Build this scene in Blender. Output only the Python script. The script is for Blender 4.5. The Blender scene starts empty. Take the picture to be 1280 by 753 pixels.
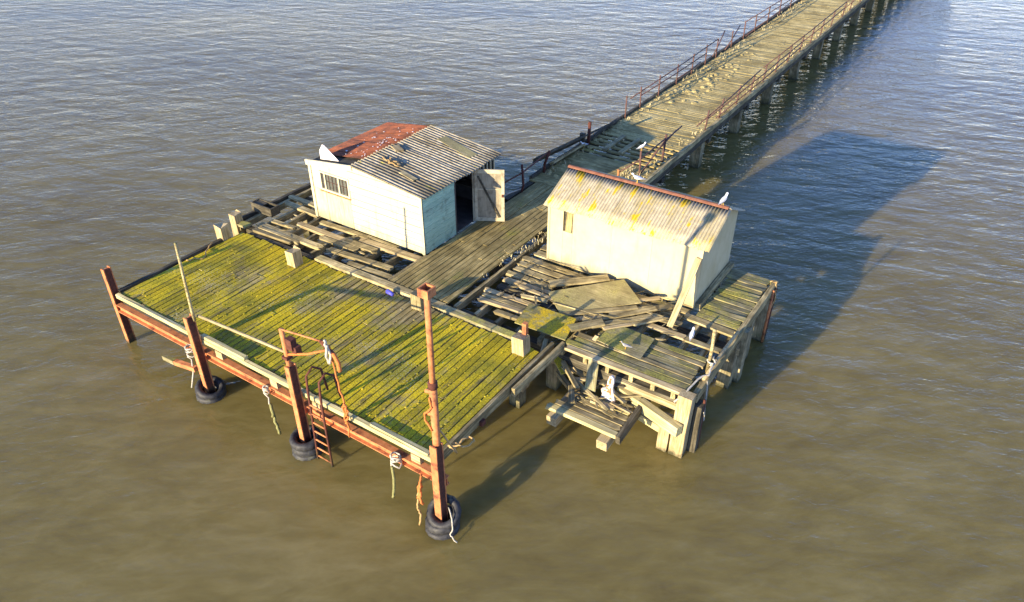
import bpy, bmesh, math, random
from mathutils import Vector, Matrix
R = math.radians
rnd = random.Random(7)

# ------------------------------------------------------------------ scene, camera, light
sc = bpy.context.scene
col = sc.collection
cam_d = bpy.data.cameras.new('camera'); cam = bpy.data.objects.new('camera', cam_d); col.objects.link(cam)
cam_d.sensor_width = 36.0; cam_d.lens = 36.0 * 934.0 / 1280.0
cam_d.clip_start = 0.1; cam_d.clip_end = 6000
cam.location = (0, 0, 14.0)
cam.rotation_euler = (R(90 - 34.27), 0, R(33.64))
sc.camera = cam

SUN_AZ, SUN_EL = 11.3, 12.5          # light travels towards +Y, 11.3 deg towards +X
world = bpy.data.worlds.new('World'); sc.world = world; world.use_nodes = True
wn = world.node_tree
sky = wn.nodes.new('ShaderNodeTexSky'); sky.sky_type = 'NISHITA'; sky.sun_disc = False
sky.sun_elevation = R(SUN_EL); sky.sun_rotation = R(180 + SUN_AZ)
sky.air_density = 1.0; sky.dust_density = 0.0; sky.ozone_density = 3.0
bg = wn.nodes['Background']; bg.inputs['Strength'].default_value = 0.13
wb = wn.nodes.new('ShaderNodeMix'); wb.data_type = 'RGBA'; wb.blend_type = 'MULTIPLY'; wb.inputs[0].default_value = 1.0
wb.inputs[7].default_value = (0.98, 1.0, 1.42, 1)          # camera white balance of the whole sky
wn.links.new(sky.outputs[0], wb.inputs[6]); wn.links.new(wb.outputs[2], bg.inputs['Color'])

sun_d = bpy.data.lights.new('sun', 'SUN'); sun_d.energy = 5.0; sun_d.angle = R(0.55); sun_d.color = (1.0, 0.83, 0.56)
sun = bpy.data.objects.new('sun', sun_d); col.objects.link(sun)
sd = Vector((math.sin(R(SUN_AZ)) * math.cos(R(SUN_EL)), math.cos(R(SUN_AZ)) * math.cos(R(SUN_EL)), -math.sin(R(SUN_EL))))
sun.rotation_euler = sd.to_track_quat('-Z', 'Y').to_euler()
sun.location = (-10, -40, 30)

sc.view_settings.view_transform = 'Standard'; sc.view_settings.look = 'None'
sc.view_settings.exposure = 1.35; sc.view_settings.gamma = 1.0; sc.view_settings.use_curve_mapping = False
sc.render.engine = 'CYCLES'

# ------------------------------------------------------------------ material helpers
class NT:
    def __init__(s, name):
        s.m = bpy.data.materials.new(name); s.m.use_nodes = True
        s.t = s.m.node_tree; s.p = s.t.nodes['Principled BSDF']
    def n(s, typ, **kw):
        nd = s.t.nodes.new('ShaderNode' + typ)
        for k, v in kw.items(): setattr(nd, k, v)
        return nd
    def l(s, a, b): s.t.links.new(a, b)
    def math(s, op, a, b=None, c=None, clamp=False):
        nd = s.n('Math', operation=op, use_clamp=clamp)
        for i, v in enumerate((a, b, c)):
            if v is None: continue
            if isinstance(v, (int, float)): nd.inputs[i].default_value = v
            else: s.l(v, nd.inputs[i])
        return nd.outputs[0]
    def noise(s, vec, scale, detail=4, rough=0.55, dist=0.0):
        nd = s.n('TexNoise'); nd.inputs['Scale'].default_value = scale; nd.inputs['Detail'].default_value = detail
        nd.inputs['Roughness'].default_value = rough; nd.inputs['Distortion'].default_value = dist
        s.l(vec, nd.inputs['Vector']); return nd.outputs[0]
    def mapv(s, vec, scale=(1, 1, 1), rot=(0, 0, 0), typ='POINT'):
        nd = s.n('Mapping', vector_type=typ); nd.inputs['Scale'].default_value = scale; nd.inputs['Rotation'].default_value = rot
        s.l(vec, nd.inputs['Vector']); return nd.outputs[0]
    def ramp(s, f, stops, interp='LINEAR'):
        nd = s.n('ValToRGB'); e = nd.color_ramp.elements; nd.color_ramp.interpolation = interp
        while len(e) < len(stops): e.new(0.5)
        for el, (p, c) in zip(e, stops):
            el.position = p; el.color = (c, c, c, 1) if isinstance(c, (int, float)) else (*c, 1)
        s.l(f, nd.inputs[0]); return nd.outputs[0]
    def mix(s, f, a, b, blend='MIX'):
        nd = s.n('Mix', data_type='RGBA', blend_type=blend)
        for i, v in ((0, f), (6, a), (7, b)):
            if isinstance(v, (int, float)): nd.inputs[i].default_value = v
            elif isinstance(v, tuple): nd.inputs[i].default_value = (*v, 1)
            else: s.l(v, nd.inputs[i])
        return nd.outputs[2]
    def coords(s):
        """object coordinates shifted by the object's random number, and world position"""
        tc = s.n('TexCoord'); oi = s.n('ObjectInfo'); g = s.n('NewGeometry')
        sh = s.n('VectorMath', operation='SCALE'); sh.inputs[0].default_value = (37.0, 19.0, 53.0)
        s.l(oi.outputs['Random'], sh.inputs['Scale'])
        ad = s.n('VectorMath', operation='ADD'); s.l(tc.outputs['Object'], ad.inputs[0]); s.l(sh.outputs[0], ad.inputs[1])
        return ad.outputs[0], g.outputs['Position'], oi.outputs['Random'], g
    def tide(s, c, pos):
        """dark weedy wet band where the tide reaches"""
        sp = s.n('SeparateXYZ'); s.l(pos, sp.inputs[0]); nz = s.noise(pos, 5, 4, 0.7)
        z = s.math('ADD', sp.outputs['Z'], s.math('MULTIPLY', nz, 0.5))
        c = s.mix(s.ramp(z, [(0.46, 0.9), (0.64, 0.0)]), c, (0.035, 0.036, 0.018))
        return s.mix(s.ramp(z, [(0.58, 0.0), (0.66, 0.35), (0.78, 0.0)]), c, (0.13, 0.13, 0.04))
    def bump(s, h, strength, dist=0.01):
        b = s.n('Bump'); b.inputs['Strength'].default_value = strength; b.inputs['Distance'].default_value = dist
        s.l(h, b.inputs['Height']); s.l(b.outputs[0], s.p.inputs['Normal'])
    def done(s, colr, rough=0.85, spec=0.3, metal=0.0):
        if isinstance(colr, tuple): s.p.inputs['Base Color'].default_value = (*colr, 1)
        else: s.l(colr, s.p.inputs['Base Color'])
        s.p.inputs['Roughness'].default_value = rough; s.p.inputs['Specular IOR Level'].default_value = spec
        s.p.inputs['Metallic'].default_value = metal
        return s.m

def wood(name, dark, light, var=0.5, moss=None, moss_lo=0.5, moss_hi=0.6, moss_scale=0.7, worn=None, stain=0.6, lichen=None, streak=False, tide=False):
    """weathered timber: grain along local X, per-piece tone, moss growing on upward faces"""
    dark = (dark[0] * 1.06, dark[1], dark[2] * 0.72); light = (light[0] * 1.08, light[1] * 1.02, light[2] * 0.78)
    t = NT(name); loc, pos, ran, g = t.coords()
    grain = t.noise(t.mapv(loc, (1.3, 26, 26)), 1.0, 5, 0.6, 0.3)
    fine = t.noise(t.mapv(loc, (4, 90, 90)), 1.0, 3, 0.6)
    gr = t.math('ADD', t.math('MULTIPLY', grain, 0.7), t.math('MULTIPLY', fine, 0.3))
    c = t.ramp(gr, [(0.3, tuple(x * 0.45 for x in dark)), (0.43, dark), (0.62, light)])
    tone = t.math('MULTIPLY_ADD', ran, var, 1 - var * 0.5)
    st = t.noise(pos, 1.7, 5, 0.62)
    c = t.mix(t.math('MULTIPLY', t.ramp(st, [(0.42, 1.0), (0.62, 0.0)]), stain), c, tuple(x * 0.4 for x in dark))
    hsv = t.n('HueSaturation'); t.l(c, hsv.inputs['Color']); t.l(tone, hsv.inputs['Value']); c = hsv.outputs[0]
    h = gr
    if moss:
        m1 = t.noise(pos, moss_scale, 6, 0.65)
        m2 = t.noise(pos, 9.0, 4, 0.7)
        m3 = t.noise(loc, 0.8, 2)
        mm = t.math('ADD', t.math('MULTIPLY', m1, 0.55), t.math('ADD', t.math('MULTIPLY', m2, 0.25), t.math('MULTIPLY', m3, 0.2)))
        if worn:
            x, y, rr, k = worn
            dv = t.n('VectorMath', operation='DISTANCE'); t.l(pos, dv.inputs[0]); dv.inputs[1].default_value = (x, y, 2.0)
            w = t.ramp(t.math('DIVIDE', dv.outputs['Value'], rr), [(0.35, 1.0), (1.0, 0.0)])
            mm = t.math('SUBTRACT', mm, t.math('MULTIPLY', w, k))
        mask = t.ramp(mm, [(moss_lo, 0.0), (moss_hi, 1.0)])
        sep = t.n('SeparateXYZ'); t.l(g.outputs['Normal'], sep.inputs[0])
        mask = t.math('MULTIPLY', mask, t.ramp(sep.outputs['Z'], [(0.15, 0.0), (0.6, 1.0)]))
        mp = t.noise(pos, 0.9, 4, 0.6); mf = t.noise(pos, 24.0, 3, 0.7)
        mcol = t.ramp(mp, [(0.35, moss[0]), (0.52, moss[1]), (0.68, moss[2])])
        mcol = t.mix(t.ramp(mf, [(0.35, 0.75), (0.6, 0.0)]), mcol, tuple(v * 0.4 for v in moss[0]))
        hv = t.n('HueSaturation'); t.l(mcol, hv.inputs['Color']); t.l(t.math('MULTIPLY_ADD', ran, var * 0.8, 1 - var * 0.4), hv.inputs['Value'])
        c = t.mix(mask, c, hv.outputs[0])
        h = t.math('ADD', gr, t.math('MULTIPLY', mask, t.math('MULTIPLY', mf, 1.2)))
    if lichen:
        lf = t.noise(pos, 14.0, 5, 0.7)
        lb = t.noise(pos, 1.3, 3, 0.6)
        lm = t.ramp(t.math('ADD', t.math('MULTIPLY', lf, 0.6), t.math('MULTIPLY', lb, 0.4)), [(0.56, 0.0), (0.6, 1.0)])
        c = t.mix(lm, c, lichen)
    if streak:
        s1 = t.noise(t.mapv(pos, (6.5, 0.5, 1)), 1.0, 4, 0.62); s2 = t.noise(pos, 11, 4, 0.7)
        sm = t.ramp(t.math('ADD', t.math('MULTIPLY', s1, 0.75), t.math('MULTIPLY', s2, 0.25)), [(0.55, 0.0), (0.63, 0.85)])
        c = t.mix(sm, c, (0.10, 0.085, 0.04))
        w1 = t.noise(pos, 20, 3, 0.7); w2 = t.noise(pos, 0.7, 2)
        c = t.mix(t.ramp(t.math('ADD', t.math('MULTIPLY', w1, 0.6), t.math('MULTIPLY', w2, 0.4)), [(0.595, 0.0), (0.63, 0.6)]), c, (0.44, 0.42, 0.26))
    if tide: c = t.tide(c, pos)
    t.bump(h, 0.45, 0.01)
    return t.done(c, 0.9, 0.2)

MOSS = ((0.25, 0.225, 0.02), (0.54, 0.42, 0.014), (0.72, 0.52, 0.012))
M = {}
M['deck'] = wood('mossy_deck_timber', (0.19, 0.155, 0.08), (0.42, 0.36, 0.21), 0.6, MOSS, 0.37, 0.48, 0.55, worn=(-12.6, 14.3, 3.4, 0.15), stain=0.3, streak=True)
M['path'] = wood('trodden_timber', (0.27, 0.22, 0.105), (0.50, 0.42, 0.23), 0.3, ((0.14, 0.15, 0.06), (0.3, 0.27, 0.06), (0.45, 0.36, 0.05)), 0.55, 0.64, 0.8)
M['walk'] = wood('moss_strewn_boards', (0.22, 0.18, 0.09), (0.42, 0.36, 0.2), 0.2, ((0.28, 0.22, 0.08), (0.52, 0.415, 0.16), (0.66, 0.545, 0.24)), 0.36, 0.5, 0.8, stain=0.45)
M['grey'] = wood('weathered_grey_timber', (0.22, 0.185, 0.115), (0.56, 0.49, 0.33), 0.5, ((0.16, 0.16, 0.07), (0.27, 0.26, 0.10), (0.34, 0.31, 0.1)), 0.56, 0.68, 0.9)
M['mossy'] = wood('green_mossy_timber', (0.17, 0.16, 0.11), (0.40, 0.37, 0.27), 0.45, ((0.20, 0.19, 0.05), (0.36, 0.33, 0.08), (0.46, 0.40, 0.06)), 0.46, 0.56, 1.1)
M['pale'] = wood('bleached_and_sunlit_timber', (0.30, 0.24, 0.16), (0.52, 0.45, 0.33), 0.25, stain=0.35, tide=True)
M['fascia'] = wood('pale_sunlit_timber', (0.40, 0.36, 0.21), (0.62, 0.57, 0.39), 0.2, ((0.20, 0.2, 0.07), (0.33, 0.31, 0.12), (0.4, 0.36, 0.1)), 0.56, 0.66, 1.3, stain=0.3)  # pale timber, tone raised to paint sunlit front faces
M['darkwood'] = wood('dark_and_shaded_timber', (0.05, 0.045, 0.04), (0.15, 0.14, 0.12), 0.3)  # dark timber, also used to paint a board lying in shade
M['pile'] = wood('grey_pile_timber', (0.20, 0.18, 0.13), (0.42, 0.37, 0.28), 0.3, stain=0.8, tide=True)
M['ply'] = wood('greenish_plywood', (0.29, 0.25, 0.15), (0.45, 0.40, 0.24), 0.2, ((0.28, 0.25, 0.09), (0.38, 0.34, 0.13), (0.42, 0.36, 0.1)), 0.44, 0.62, 0.9)
M['lichen'] = wood('lichen_covered_board', (0.22, 0.21, 0.12), (0.40, 0.38, 0.22), 0.2, ((0.20, 0.22, 0.06), (0.55, 0.40, 0.02), (0.72, 0.47, 0.01)), 0.45, 0.52, 1.6)

def plain(name, c1, c2, scale=6.0, stretch=(1, 1, 1), rough=0.85, bump=0.3, var=0.1, dirt=None, dirt_lo=0.55, dirt_hi=0.65, dirt_scale=2.5, dirt_stretch=(1, 1, 1), spec=0.3, metal=0.0, tide=False, base=None):
    t = NT(name); loc, pos, ran, g = t.coords()
    n1 = t.noise(t.mapv(pos, stretch), scale, 5, 0.6)
    c = t.ramp(n1, [(0.35, c1), (0.65, c2)])
    hsv = t.n('HueSaturation'); t.l(c, hsv.inputs['Color']); t.l(t.math('MULTIPLY_ADD', ran, var, 1 - var / 2), hsv.inputs['Value']); c = hsv.outputs[0]
    if dirt:
        d1 = t.noise(t.mapv(pos, dirt_stretch), dirt_scale, 6, 0.68)
        c = t.mix(t.ramp(d1, [(dirt_lo, 0.0), (dirt_hi, 1.0)]), c, dirt)
    if base:                                  # splash-back dirt above the deck
        sp = t.n('SeparateXYZ'); t.l(pos, sp.inputs[0]); nz = t.noise(t.mapv(pos, (3, 3, 0.8)), 1.5, 5, 0.65)
        z = t.math('SUBTRACT', sp.outputs['Z'], t.math('MULTIPLY', nz, 0.9))
        zz = t.math('MULTIPLY_ADD', z, 0.5, -0.5)
        c = t.mix(t.ramp(zz, [(0.24, 0.8), (0.46, 0.0)]), c, base)
    if tide: c = t.tide(c, pos)
    t.bump(n1, bump, 0.01)
    return t.done(c, rough, spec, metal)

M['rust'] = plain('red_oxide_steel', (0.44, 0.15, 0.05), (0.58, 0.24, 0.095), 9, dirt=(0.17, 0.055, 0.026), dirt_lo=0.5, dirt_hi=0.66, dirt_scale=4.5, rough=0.85, bump=0.6, tide=True)
M['rustdark'] = plain('dark_iron_and_shaded_rust', (0.07, 0.022, 0.014), (0.12, 0.04, 0.024), 14, dirt=(0.04, 0.02, 0.016), rough=0.85, tide=True)  # dark iron; tone lowered to paint the shaded side of the posts
M['railrust'] = plain('brown_rusty_rail', (0.08, 0.042, 0.034), (0.14, 0.075, 0.06), 14, dirt=(0.07, 0.05, 0.04), rough=0.85)
M['redroof'] = plain('rusty_red_roof_sheet', (0.21, 0.062, 0.026), (0.36, 0.12, 0.05), 3.5, dirt=(0.13, 0.055, 0.032), dirt_lo=0.46, dirt_hi=0.64, rough=0.85, stretch=(0.5, 2.5, 1))
M['ridge'] = plain('terracotta_ridge', (0.17, 0.065, 0.036), (0.27, 0.12, 0.07), 7, dirt=(0.18, 0.09, 0.05))
M['white'] = plain('cream_painted_board', (0.50, 0.455, 0.29), (0.58, 0.53, 0.35), 3, stretch=(0.6, 1, 5), dirt=(0.33, 0.30, 0.19), dirt_lo=0.52, dirt_hi=0.78, dirt_scale=1.6, dirt_stretch=(2.5, 1, 0.6), var=0.1, base=(0.26, 0.24, 0.13))
M['cream'] = plain('cream_rendered_panel', (0.48, 0.41, 0.22), (0.55, 0.48, 0.28), 1.6, dirt=(0.40, 0.33, 0.18), dirt_lo=0.55, dirt_hi=0.8, dirt_scale=1.4, dirt_stretch=(3, 3, 0.5), var=0.06, bump=0.1, base=(0.22, 0.19, 0.10))
M['beige'] = plain('dull_beige_board', (0.40, 0.35, 0.21), (0.50, 0.45, 0.29), 3, stretch=(4, 1, 0.6), dirt=(0.25, 0.21, 0.12), dirt_lo=0.52, dirt_hi=0.76, dirt_scale=1.6, dirt_stretch=(4, 1, 0.5), var=0.14, base=(0.2, 0.18, 0.1))
M['doorpanel'] = plain('worn_door_panel', (0.26, 0.22, 0.14), (0.38, 0.33, 0.22), 5, stretch=(3, 3, 0.6), dirt=(0.15, 0.12, 0.08), dirt_lo=0.5, dirt_hi=0.7, dirt_scale=2.5)
M['teal'] = plain('teal_painted_board', (0.24, 0.41, 0.31), (0.35, 0.52, 0.40), 5, stretch=(1, 0.8, 5), dirt=(0.14, 0.19, 0.14), dirt_lo=0.55, dirt_hi=0.72, var=0.22)
M['door'] = plain('peeling_cream_door', (0.40, 0.35, 0.22), (0.52, 0.46, 0.31), 5, dirt=(0.24, 0.20, 0.13), dirt_lo=0.5, dirt_hi=0.66, dirt_scale=3)
M['glass'] = plain('grimy_window_glass', (0.065, 0.07, 0.06), (0.12, 0.125, 0.105), 4, rough=0.25, bump=0.02, spec=0.5)
M['rubber'] = plain('black_tyre_rubber', (0.02, 0.02, 0.022), (0.05, 0.05, 0.05), 12, rough=0.6, dirt=(0.13, 0.13, 0.09), dirt_lo=0.56, dirt_hi=0.7)
M['rope_orange'] = plain('orange_rope', (0.42, 0.12, 0.03), (0.58, 0.20, 0.05), 30)
M['rope_white'] = plain('off_white_rope', (0.30, 0.27, 0.20), (0.50, 0.47, 0.39), 30)
M['rope_green'] = plain('weedy_rope', (0.14, 0.14, 0.045), (0.28, 0.27, 0.11), 30)
M['rope_tan'] = plain('tan_rope', (0.32, 0.2, 0.07), (0.46, 0.31, 0.13), 30)
M['gull_white'] = plain('white_plumage', (0.78, 0.78, 0.78), (0.84, 0.84, 0.83), 20, bump=0.1)
M['gull_grey'] = plain('grey_wing', (0.34, 0.36, 0.40), (0.42, 0.44, 0.48), 20, bump=0.1)
M['gull_brown'] = plain('mottled_plumage', (0.24, 0.23, 0.22), (0.45, 0.43, 0.40), 25, bump=0.1)
M['beak'] = plain('yellow_beak', (0.65, 0.38, 0.04), (0.7, 0.42, 0.05), 20)
M['dirtclump'] = plain('dry_moss_clump', (0.30, 0.24, 0.09), (0.50, 0.41, 0.17), 3, dirt=(0.16, 0.15, 0.07), dirt_scale=7, var=0.3)
M['straw'] = plain('dry_grass', (0.45, 0.38, 0.20), (0.62, 0.54, 0.32), 3, dirt=(0.26, 0.25, 0.09), dirt_scale=4)
M['blue'] = plain('blue_plastic', (0.06, 0.06, 0.40), (0.10, 0.10, 0.50), 5, rough=0.5)
M['whiterust'] = plain('white_paint_over_rust', (0.55, 0.52, 0.46), (0.62, 0.6, 0.54), 5, dirt=(0.42, 0.12, 0.04), dirt_lo=0.53, dirt_hi=0.58, dirt_scale=7)
M['torn'] = plain('white_torn_sheet', (0.62, 0.58, 0.54), (0.7, 0.66, 0.62), 5, dirt=(0.48, 0.2, 0.14), dirt_lo=0.62, dirt_hi=0.66, dirt_scale=5)
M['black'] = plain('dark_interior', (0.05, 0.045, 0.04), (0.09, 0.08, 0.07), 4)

def asbestos(name, base1, base2, mosscol, lich, l_lo, stretch):
    t = NT(name); loc, pos, ran, g = t.coords()
    n1 = t.noise(pos, 5, 6, 0.65); n2 = t.noise(t.mapv(pos, stretch), 1.1, 5, 0.62); n3 = t.noise(t.mapv(pos, stretch), 2.6, 6, 0.72)
    c = t.ramp(n1, [(0.33, base1), (0.62, base2)])
    c = t.mix(t.math('MULTIPLY', t.ramp(n2, [(0.48, 0.0), (0.62, 1.0)]), 0.8), c, mosscol)
    c = t.mix(t.ramp(n3, [(l_lo, 0.0), (l_lo + 0.035, 1.0)]), c, lich)
    sp = t.noise(pos, 30, 3, 0.6)
    c = t.mix(t.ramp(sp, [(0.62, 0.0), (0.68, 0.8)]), c, tuple(v * 0.3 for v in base1))
    t.bump(n1, 0.4, 0.01)
    return t.done(c, 0.92, 0.2)
M['roof_left'] = asbestos('weathered_corrugated_sheet', (0.26, 0.215, 0.13), (0.47, 0.41, 0.28), (0.13, 0.105, 0.06), (0.42, 0.36, 0.06), 0.66, (0.5, 1.5, 1))
M['roof_right'] = asbestos('lichened_corrugated_sheet', (0.34, 0.29, 0.18), (0.47, 0.41, 0.28), (0.31, 0.26, 0.12), (0.55, 0.38, 0.02), 0.565, (1.7, 0.45, 0.45))

# water: silty brown body colour under a wind-rippled, mirror-like surface
t = NT('silty_estuary_water'); tc = t.n('NewGeometry'); P = tc.outputs['Position']
mud = t.noise(P, 0.09, 4, 0.55); mud2 = t.noise(t.mapv(P, (2.6, 1.1, 1.1), (0, 0, R(40)), 'TEXTURE'), 1.0, 6, 0.68, 0.8)
mud3 = t.noise(t.mapv(P, (0.9, 0.32, 0.32), (0, 0, R(36)), 'TEXTURE'), 1.0, 4, 0.6, 0.5)
cw = t.ramp(t.math('ADD', t.math('MULTIPLY', mud, 0.3), t.math('ADD', t.math('MULTIPLY', mud2, 0.42), t.math('MULTIPLY', mud3, 0.28))), [(0.38, (0.135, 0.103, 0.031)), (0.5, (0.174, 0.137, 0.042)), (0.62, (0.22, 0.178, 0.064))])
TH = R(33.6)
def wv(ang, sx, sy, detail, rough=0.5, dist=0.0):
    return t.noise(t.mapv(P, (sx, sy, sy), (0, 0, TH + R(ang)), 'TEXTURE'), 1.0, detail, rough, dist)
gust = t.ramp(t.noise(t.mapv(P, (30, 14, 14), (0, 0, TH), 'TEXTURE'), 1.0, 3), [(0.3, 0.45), (0.7, 1.25)])
def ridge(v, k):
    return t.math('MULTIPLY', t.math('SUBTRACT', 1.0, t.math('ABSOLUTE', t.math('MULTIPLY_ADD', v, 4.0, -2.0)), clamp=False), k)
h = t.math('MULTIPLY', wv(14, 2.6, 1.1, 2, 0.45, 0.4), 0.085)
h = t.math('ADD', h, t.math('MULTIPLY', wv(-22, 2.2, 0.8, 2, 0.45, 0.3), 0.085))
h2 = t.math('ADD', ridge(wv(20, 1.1, 0.36, 3, 0.55, 0.5), 0.014), ridge(wv(-12, 0.75, 0.26, 3, 0.55, 0.4), 0.011))
h2 = t.math('ADD', h2, t.math('MULTIPLY', wv(5, 0.24, 0.11, 2, 0.5), 0.014))
h = t.math('ADD', h, t.math('MULTIPLY', h2, gust))
b = t.n('Bump'); b.inputs['Strength'].default_value = 1.0; b.inputs['Distance'].default_value = 1.0
t.l(h, b.inputs['Height'])
b2 = t.n('Bump'); b2.inputs['Strength'].default_value = 0.3; b2.inputs['Distance'].default_value = 1.0
t.l(h, b2.inputs['Height'])
# light scattered back by the silt (below the ripples) under the mirror of the rippled surface
surf = t.n('BsdfDiffuse'); t.l(cw, surf.inputs['Color']); t.l(b2.outputs[0], surf.inputs['Normal'])
deep = t.n('SubsurfaceScattering', falloff='BURLEY'); t.l(cw, deep.inputs['Color']); deep.inputs['Scale'].default_value = 0.9; deep.inputs['Radius'].default_value = (1.0, 0.85, 0.5)
body = t.n('MixShader'); body.inputs[0].default_value = 0.7; t.l(surf.outputs[0], body.inputs[1]); t.l(deep.outputs[0], body.inputs[2])
mir = t.n('BsdfGlossy'); mir.inputs['Roughness'].default_value = 0.05; t.l(b.outputs[0], mir.inputs['Normal'])
fr = t.n('Fresnel'); fr.inputs['IOR'].default_value = 1.33; t.l(b.outputs[0], fr.inputs['Normal'])
mx = t.n('MixShader'); t.l(fr.outputs[0], mx.inputs[0]); t.l(body.outputs[0], mx.inputs[1]); t.l(mir.outputs[0], mx.inputs[2])
t.t.nodes.remove(t.p); t.l(mx.outputs[0], t.t.nodes['Material Output'].inputs['Surface'])
M['water'] = t.m

# ------------------------------------------------------------------ object helpers
def link(o, parent=None, loc=None):
    col.objects.link(o)
    if parent:
        o.parent = parent
    return o

def tag(o, label=None, cat=None, group=None, kind=None):
    if label: o['label'] = label
    if cat: o['category'] = cat
    if group: o['group'] = group
    if kind: o['kind'] = kind
    return o

def thing(name, loc, label, cat, group=None):
    o = bpy.data.objects.new(name, None); o.location = loc; o.empty_display_size = 0.3
    link(o); return tag(o, label, cat, group)

def place(o, parent, M4):
    """M4 is the wanted world matrix; things' empties carry no rotation unless given"""
    if parent:
        base = Matrix.Translation(world_loc(parent)) if not parent.get('_r') else parent.matrix_local
        o.parent = parent; o.matrix_local = base.inverted() @ M4
    else:
        o.matrix_local = M4
    col.objects.link(o)
    return o

WL = {}
def world_loc(p):
    v = Vector(p.matrix_basis.translation)
    q = p.parent
    while q: v = v + q.matrix_basis.translation; q = q.parent
    return v

def raw(name, verts, faces, mat, smooth=False):
    me = bpy.data.meshes.new(name); me.from_pydata([tuple(v) for v in verts], [], faces)
    bm = bmesh.new(); bm.from_mesh(me); bmesh.ops.recalc_face_normals(bm, faces=bm.faces); bm.to_mesh(me); bm.free()
    me.materials.append(M[mat] if isinstance(mat, str) else mat)
    if smooth: me.polygons.foreach_set('use_smooth', [True] * len(me.polygons))
    return bpy.data.objects.new(name, me)

def wmesh(name, verts, faces, mat, parent=None, smooth=False):
    """mesh given in world coordinates; origin moved to its first corner's footprint"""
    vs = [Vector(v) for v in verts]
    c = sum(vs, Vector()) / len(vs); c.z = min(v.z for v in vs)
    o = raw(name, [v - c for v in vs], faces, mat, smooth)
    return place_t(o, parent, c)

def place_t(o, parent, c):
    if parent: o.parent = parent; o.location = Vector(c) - world_loc(parent)
    else: o.location = c
    col.objects.link(o); return o

def frame(p0, p1, roll=0.0, up=(0, 0, 1)):
    x = (Vector(p1) - Vector(p0)).normalized(); u = Vector(up)
    if abs(x.dot(u)) > 0.98: u = Vector((0, 1, 0))
    y = u.cross(x).normalized(); z = x.cross(y)
    m = Matrix((x, y, z)).transposed()
    return m @ Matrix.Rotation(roll, 3, 'X')

def plank_mesh(name, L, w, t, mat, rag=0.0, warp=0.004, ch=0.008, seg=None, taper=0.0):
    seg = seg or max(1, min(5, int(L / 0.9)))
    cs = [(-w / 2, -t), (-w / 2, -ch), (-w / 2 + ch, 0), (w / 2 - ch, 0), (w / 2, -ch), (w / 2, -t)]
    if rag >= 0.04 and w > 0.1:
        cs = cs[:3] + [(w * q, 0) for q in (-.22, -.02, .2)] + cs[3:] + [(w * q, -t) for q in (.2, -.02, -.22)]
    V, F = [], []; n_ = len(cs) + 1
    for i in range(seg + 1):
        f = i / seg
        dz = rnd.uniform(-warp, warp); dy = rnd.uniform(-warp, warp)
        tw = rnd.uniform(-warp, warp)
        k = 1 - taper * f
        for j, (y, z) in enumerate(cs):
            x = L * f
            if rag and i in (0, seg): x += rnd.uniform(-rag, rag) if j < n_ / 2 else 0
            V.append((x, y * k + dy, z + dz + (tw * y / w * 2)))
    n = len(cs)
    for i in range(seg):
        for j in range(n):
            a = i * n + j; b_ = i * n + (j + 1) % n
            F.append((a, b_, b_ + n, a + n))
    F.append(tuple(range(n))[::-1]); F.append(tuple(seg * n + j for j in range(n)))
    return raw(name, V, F, mat)

def plank(name, p0, p1, w, t, mat, parent=None, roll=0.0, rag=0.0, warp=0.004, up=(0, 0, 1), ch=0.008, seg=None, taper=0.0):
    """board whose TOP centre line runs p0 -> p1"""
    p0, p1 = Vector(p0), Vector(p1)
    o = plank_mesh(name, (p1 - p0).length, w, t, mat, rag, warp, ch, seg, taper)
    m = frame(p0, p1, roll, up).to_4x4(); m.translation = p0
    if parent:
        o.parent = parent; m.translation = p0 - world_loc(parent)
    o.matrix_basis = m
    col.objects.link(o); return o

def tube_geo(pts, r, n=6, closed=False, r_end=None):
    pts = [Vector(p) for p in pts]; V, F = [], []
    ref = None
    for i, p in enumerate(pts):
        a = pts[max(i - 1, 0)]; c = pts[min(i + 1, len(pts) - 1)]
        if closed: a = pts[i - 1]; c = pts[(i + 1) % len(pts)]
        d = (c - a).normalized()
        if ref is None:
            ref = Vector((0, 0, 1)) if abs(d.z) < 0.9 else Vector((1, 0, 0))
        u = (ref - d * ref.dot(d)).normalized(); v = d.cross(u); ref = u
        rr = r if r_end is None else r + (r_end - r) * i / (len(pts) - 1)
        for k in range(n):
            an = 2 * math.pi * k / n
            V.append(p + u * (rr * math.cos(an)) + v * (rr * math.sin(an)))
    m = len(pts)
    for i in range(m if closed else m - 1):
        for k in range(n):
            a = i * n + k; b_ = i * n + (k + 1) % n; c = ((i + 1) % m) * n
            F.append((a, b_, c + (k + 1) % n, c + k))
    if not closed:
        F.append(tuple(range(n))[::-1]); F.append(tuple((m - 1) * n + k for k in range(n)))
    return V, F

def tube(name, pts, r, mat, parent=None, n=8, smooth=True, r_end=None, closed=False):
    V, F = tube_geo(pts, r, n, closed, r_end)
    return wmesh(name, V, F, mat, parent, smooth)

def merge(*geos):
    V, F = [], []
    for v, f in geos:
        k = len(V); V += [Vector(q) for q in v]; F += [tuple(i + k for i in q) for q in f]
    return V, F

def box_geo(x0, x1, y0, y1, z0, z1):
    V = [(x, y, z) for z in (z0, z1) for y in (y0, y1) for x in (x0, x1)]
    return V, [(0, 2, 3, 1), (4, 5, 7, 6), (0, 1, 5, 4), (1, 3, 7, 5), (3, 2, 6, 7), (2, 0, 4, 6)]

def bevel(o, w=0.01, seg=1):
    bm = bmesh.new(); bm.from_mesh(o.data)
    bmesh.ops.bevel(bm, geom=list(bm.edges), offset=w, segments=seg, affect='EDGES', clamp_overlap=True)
    bm.to_mesh(o.data); bm.free(); return o

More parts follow.
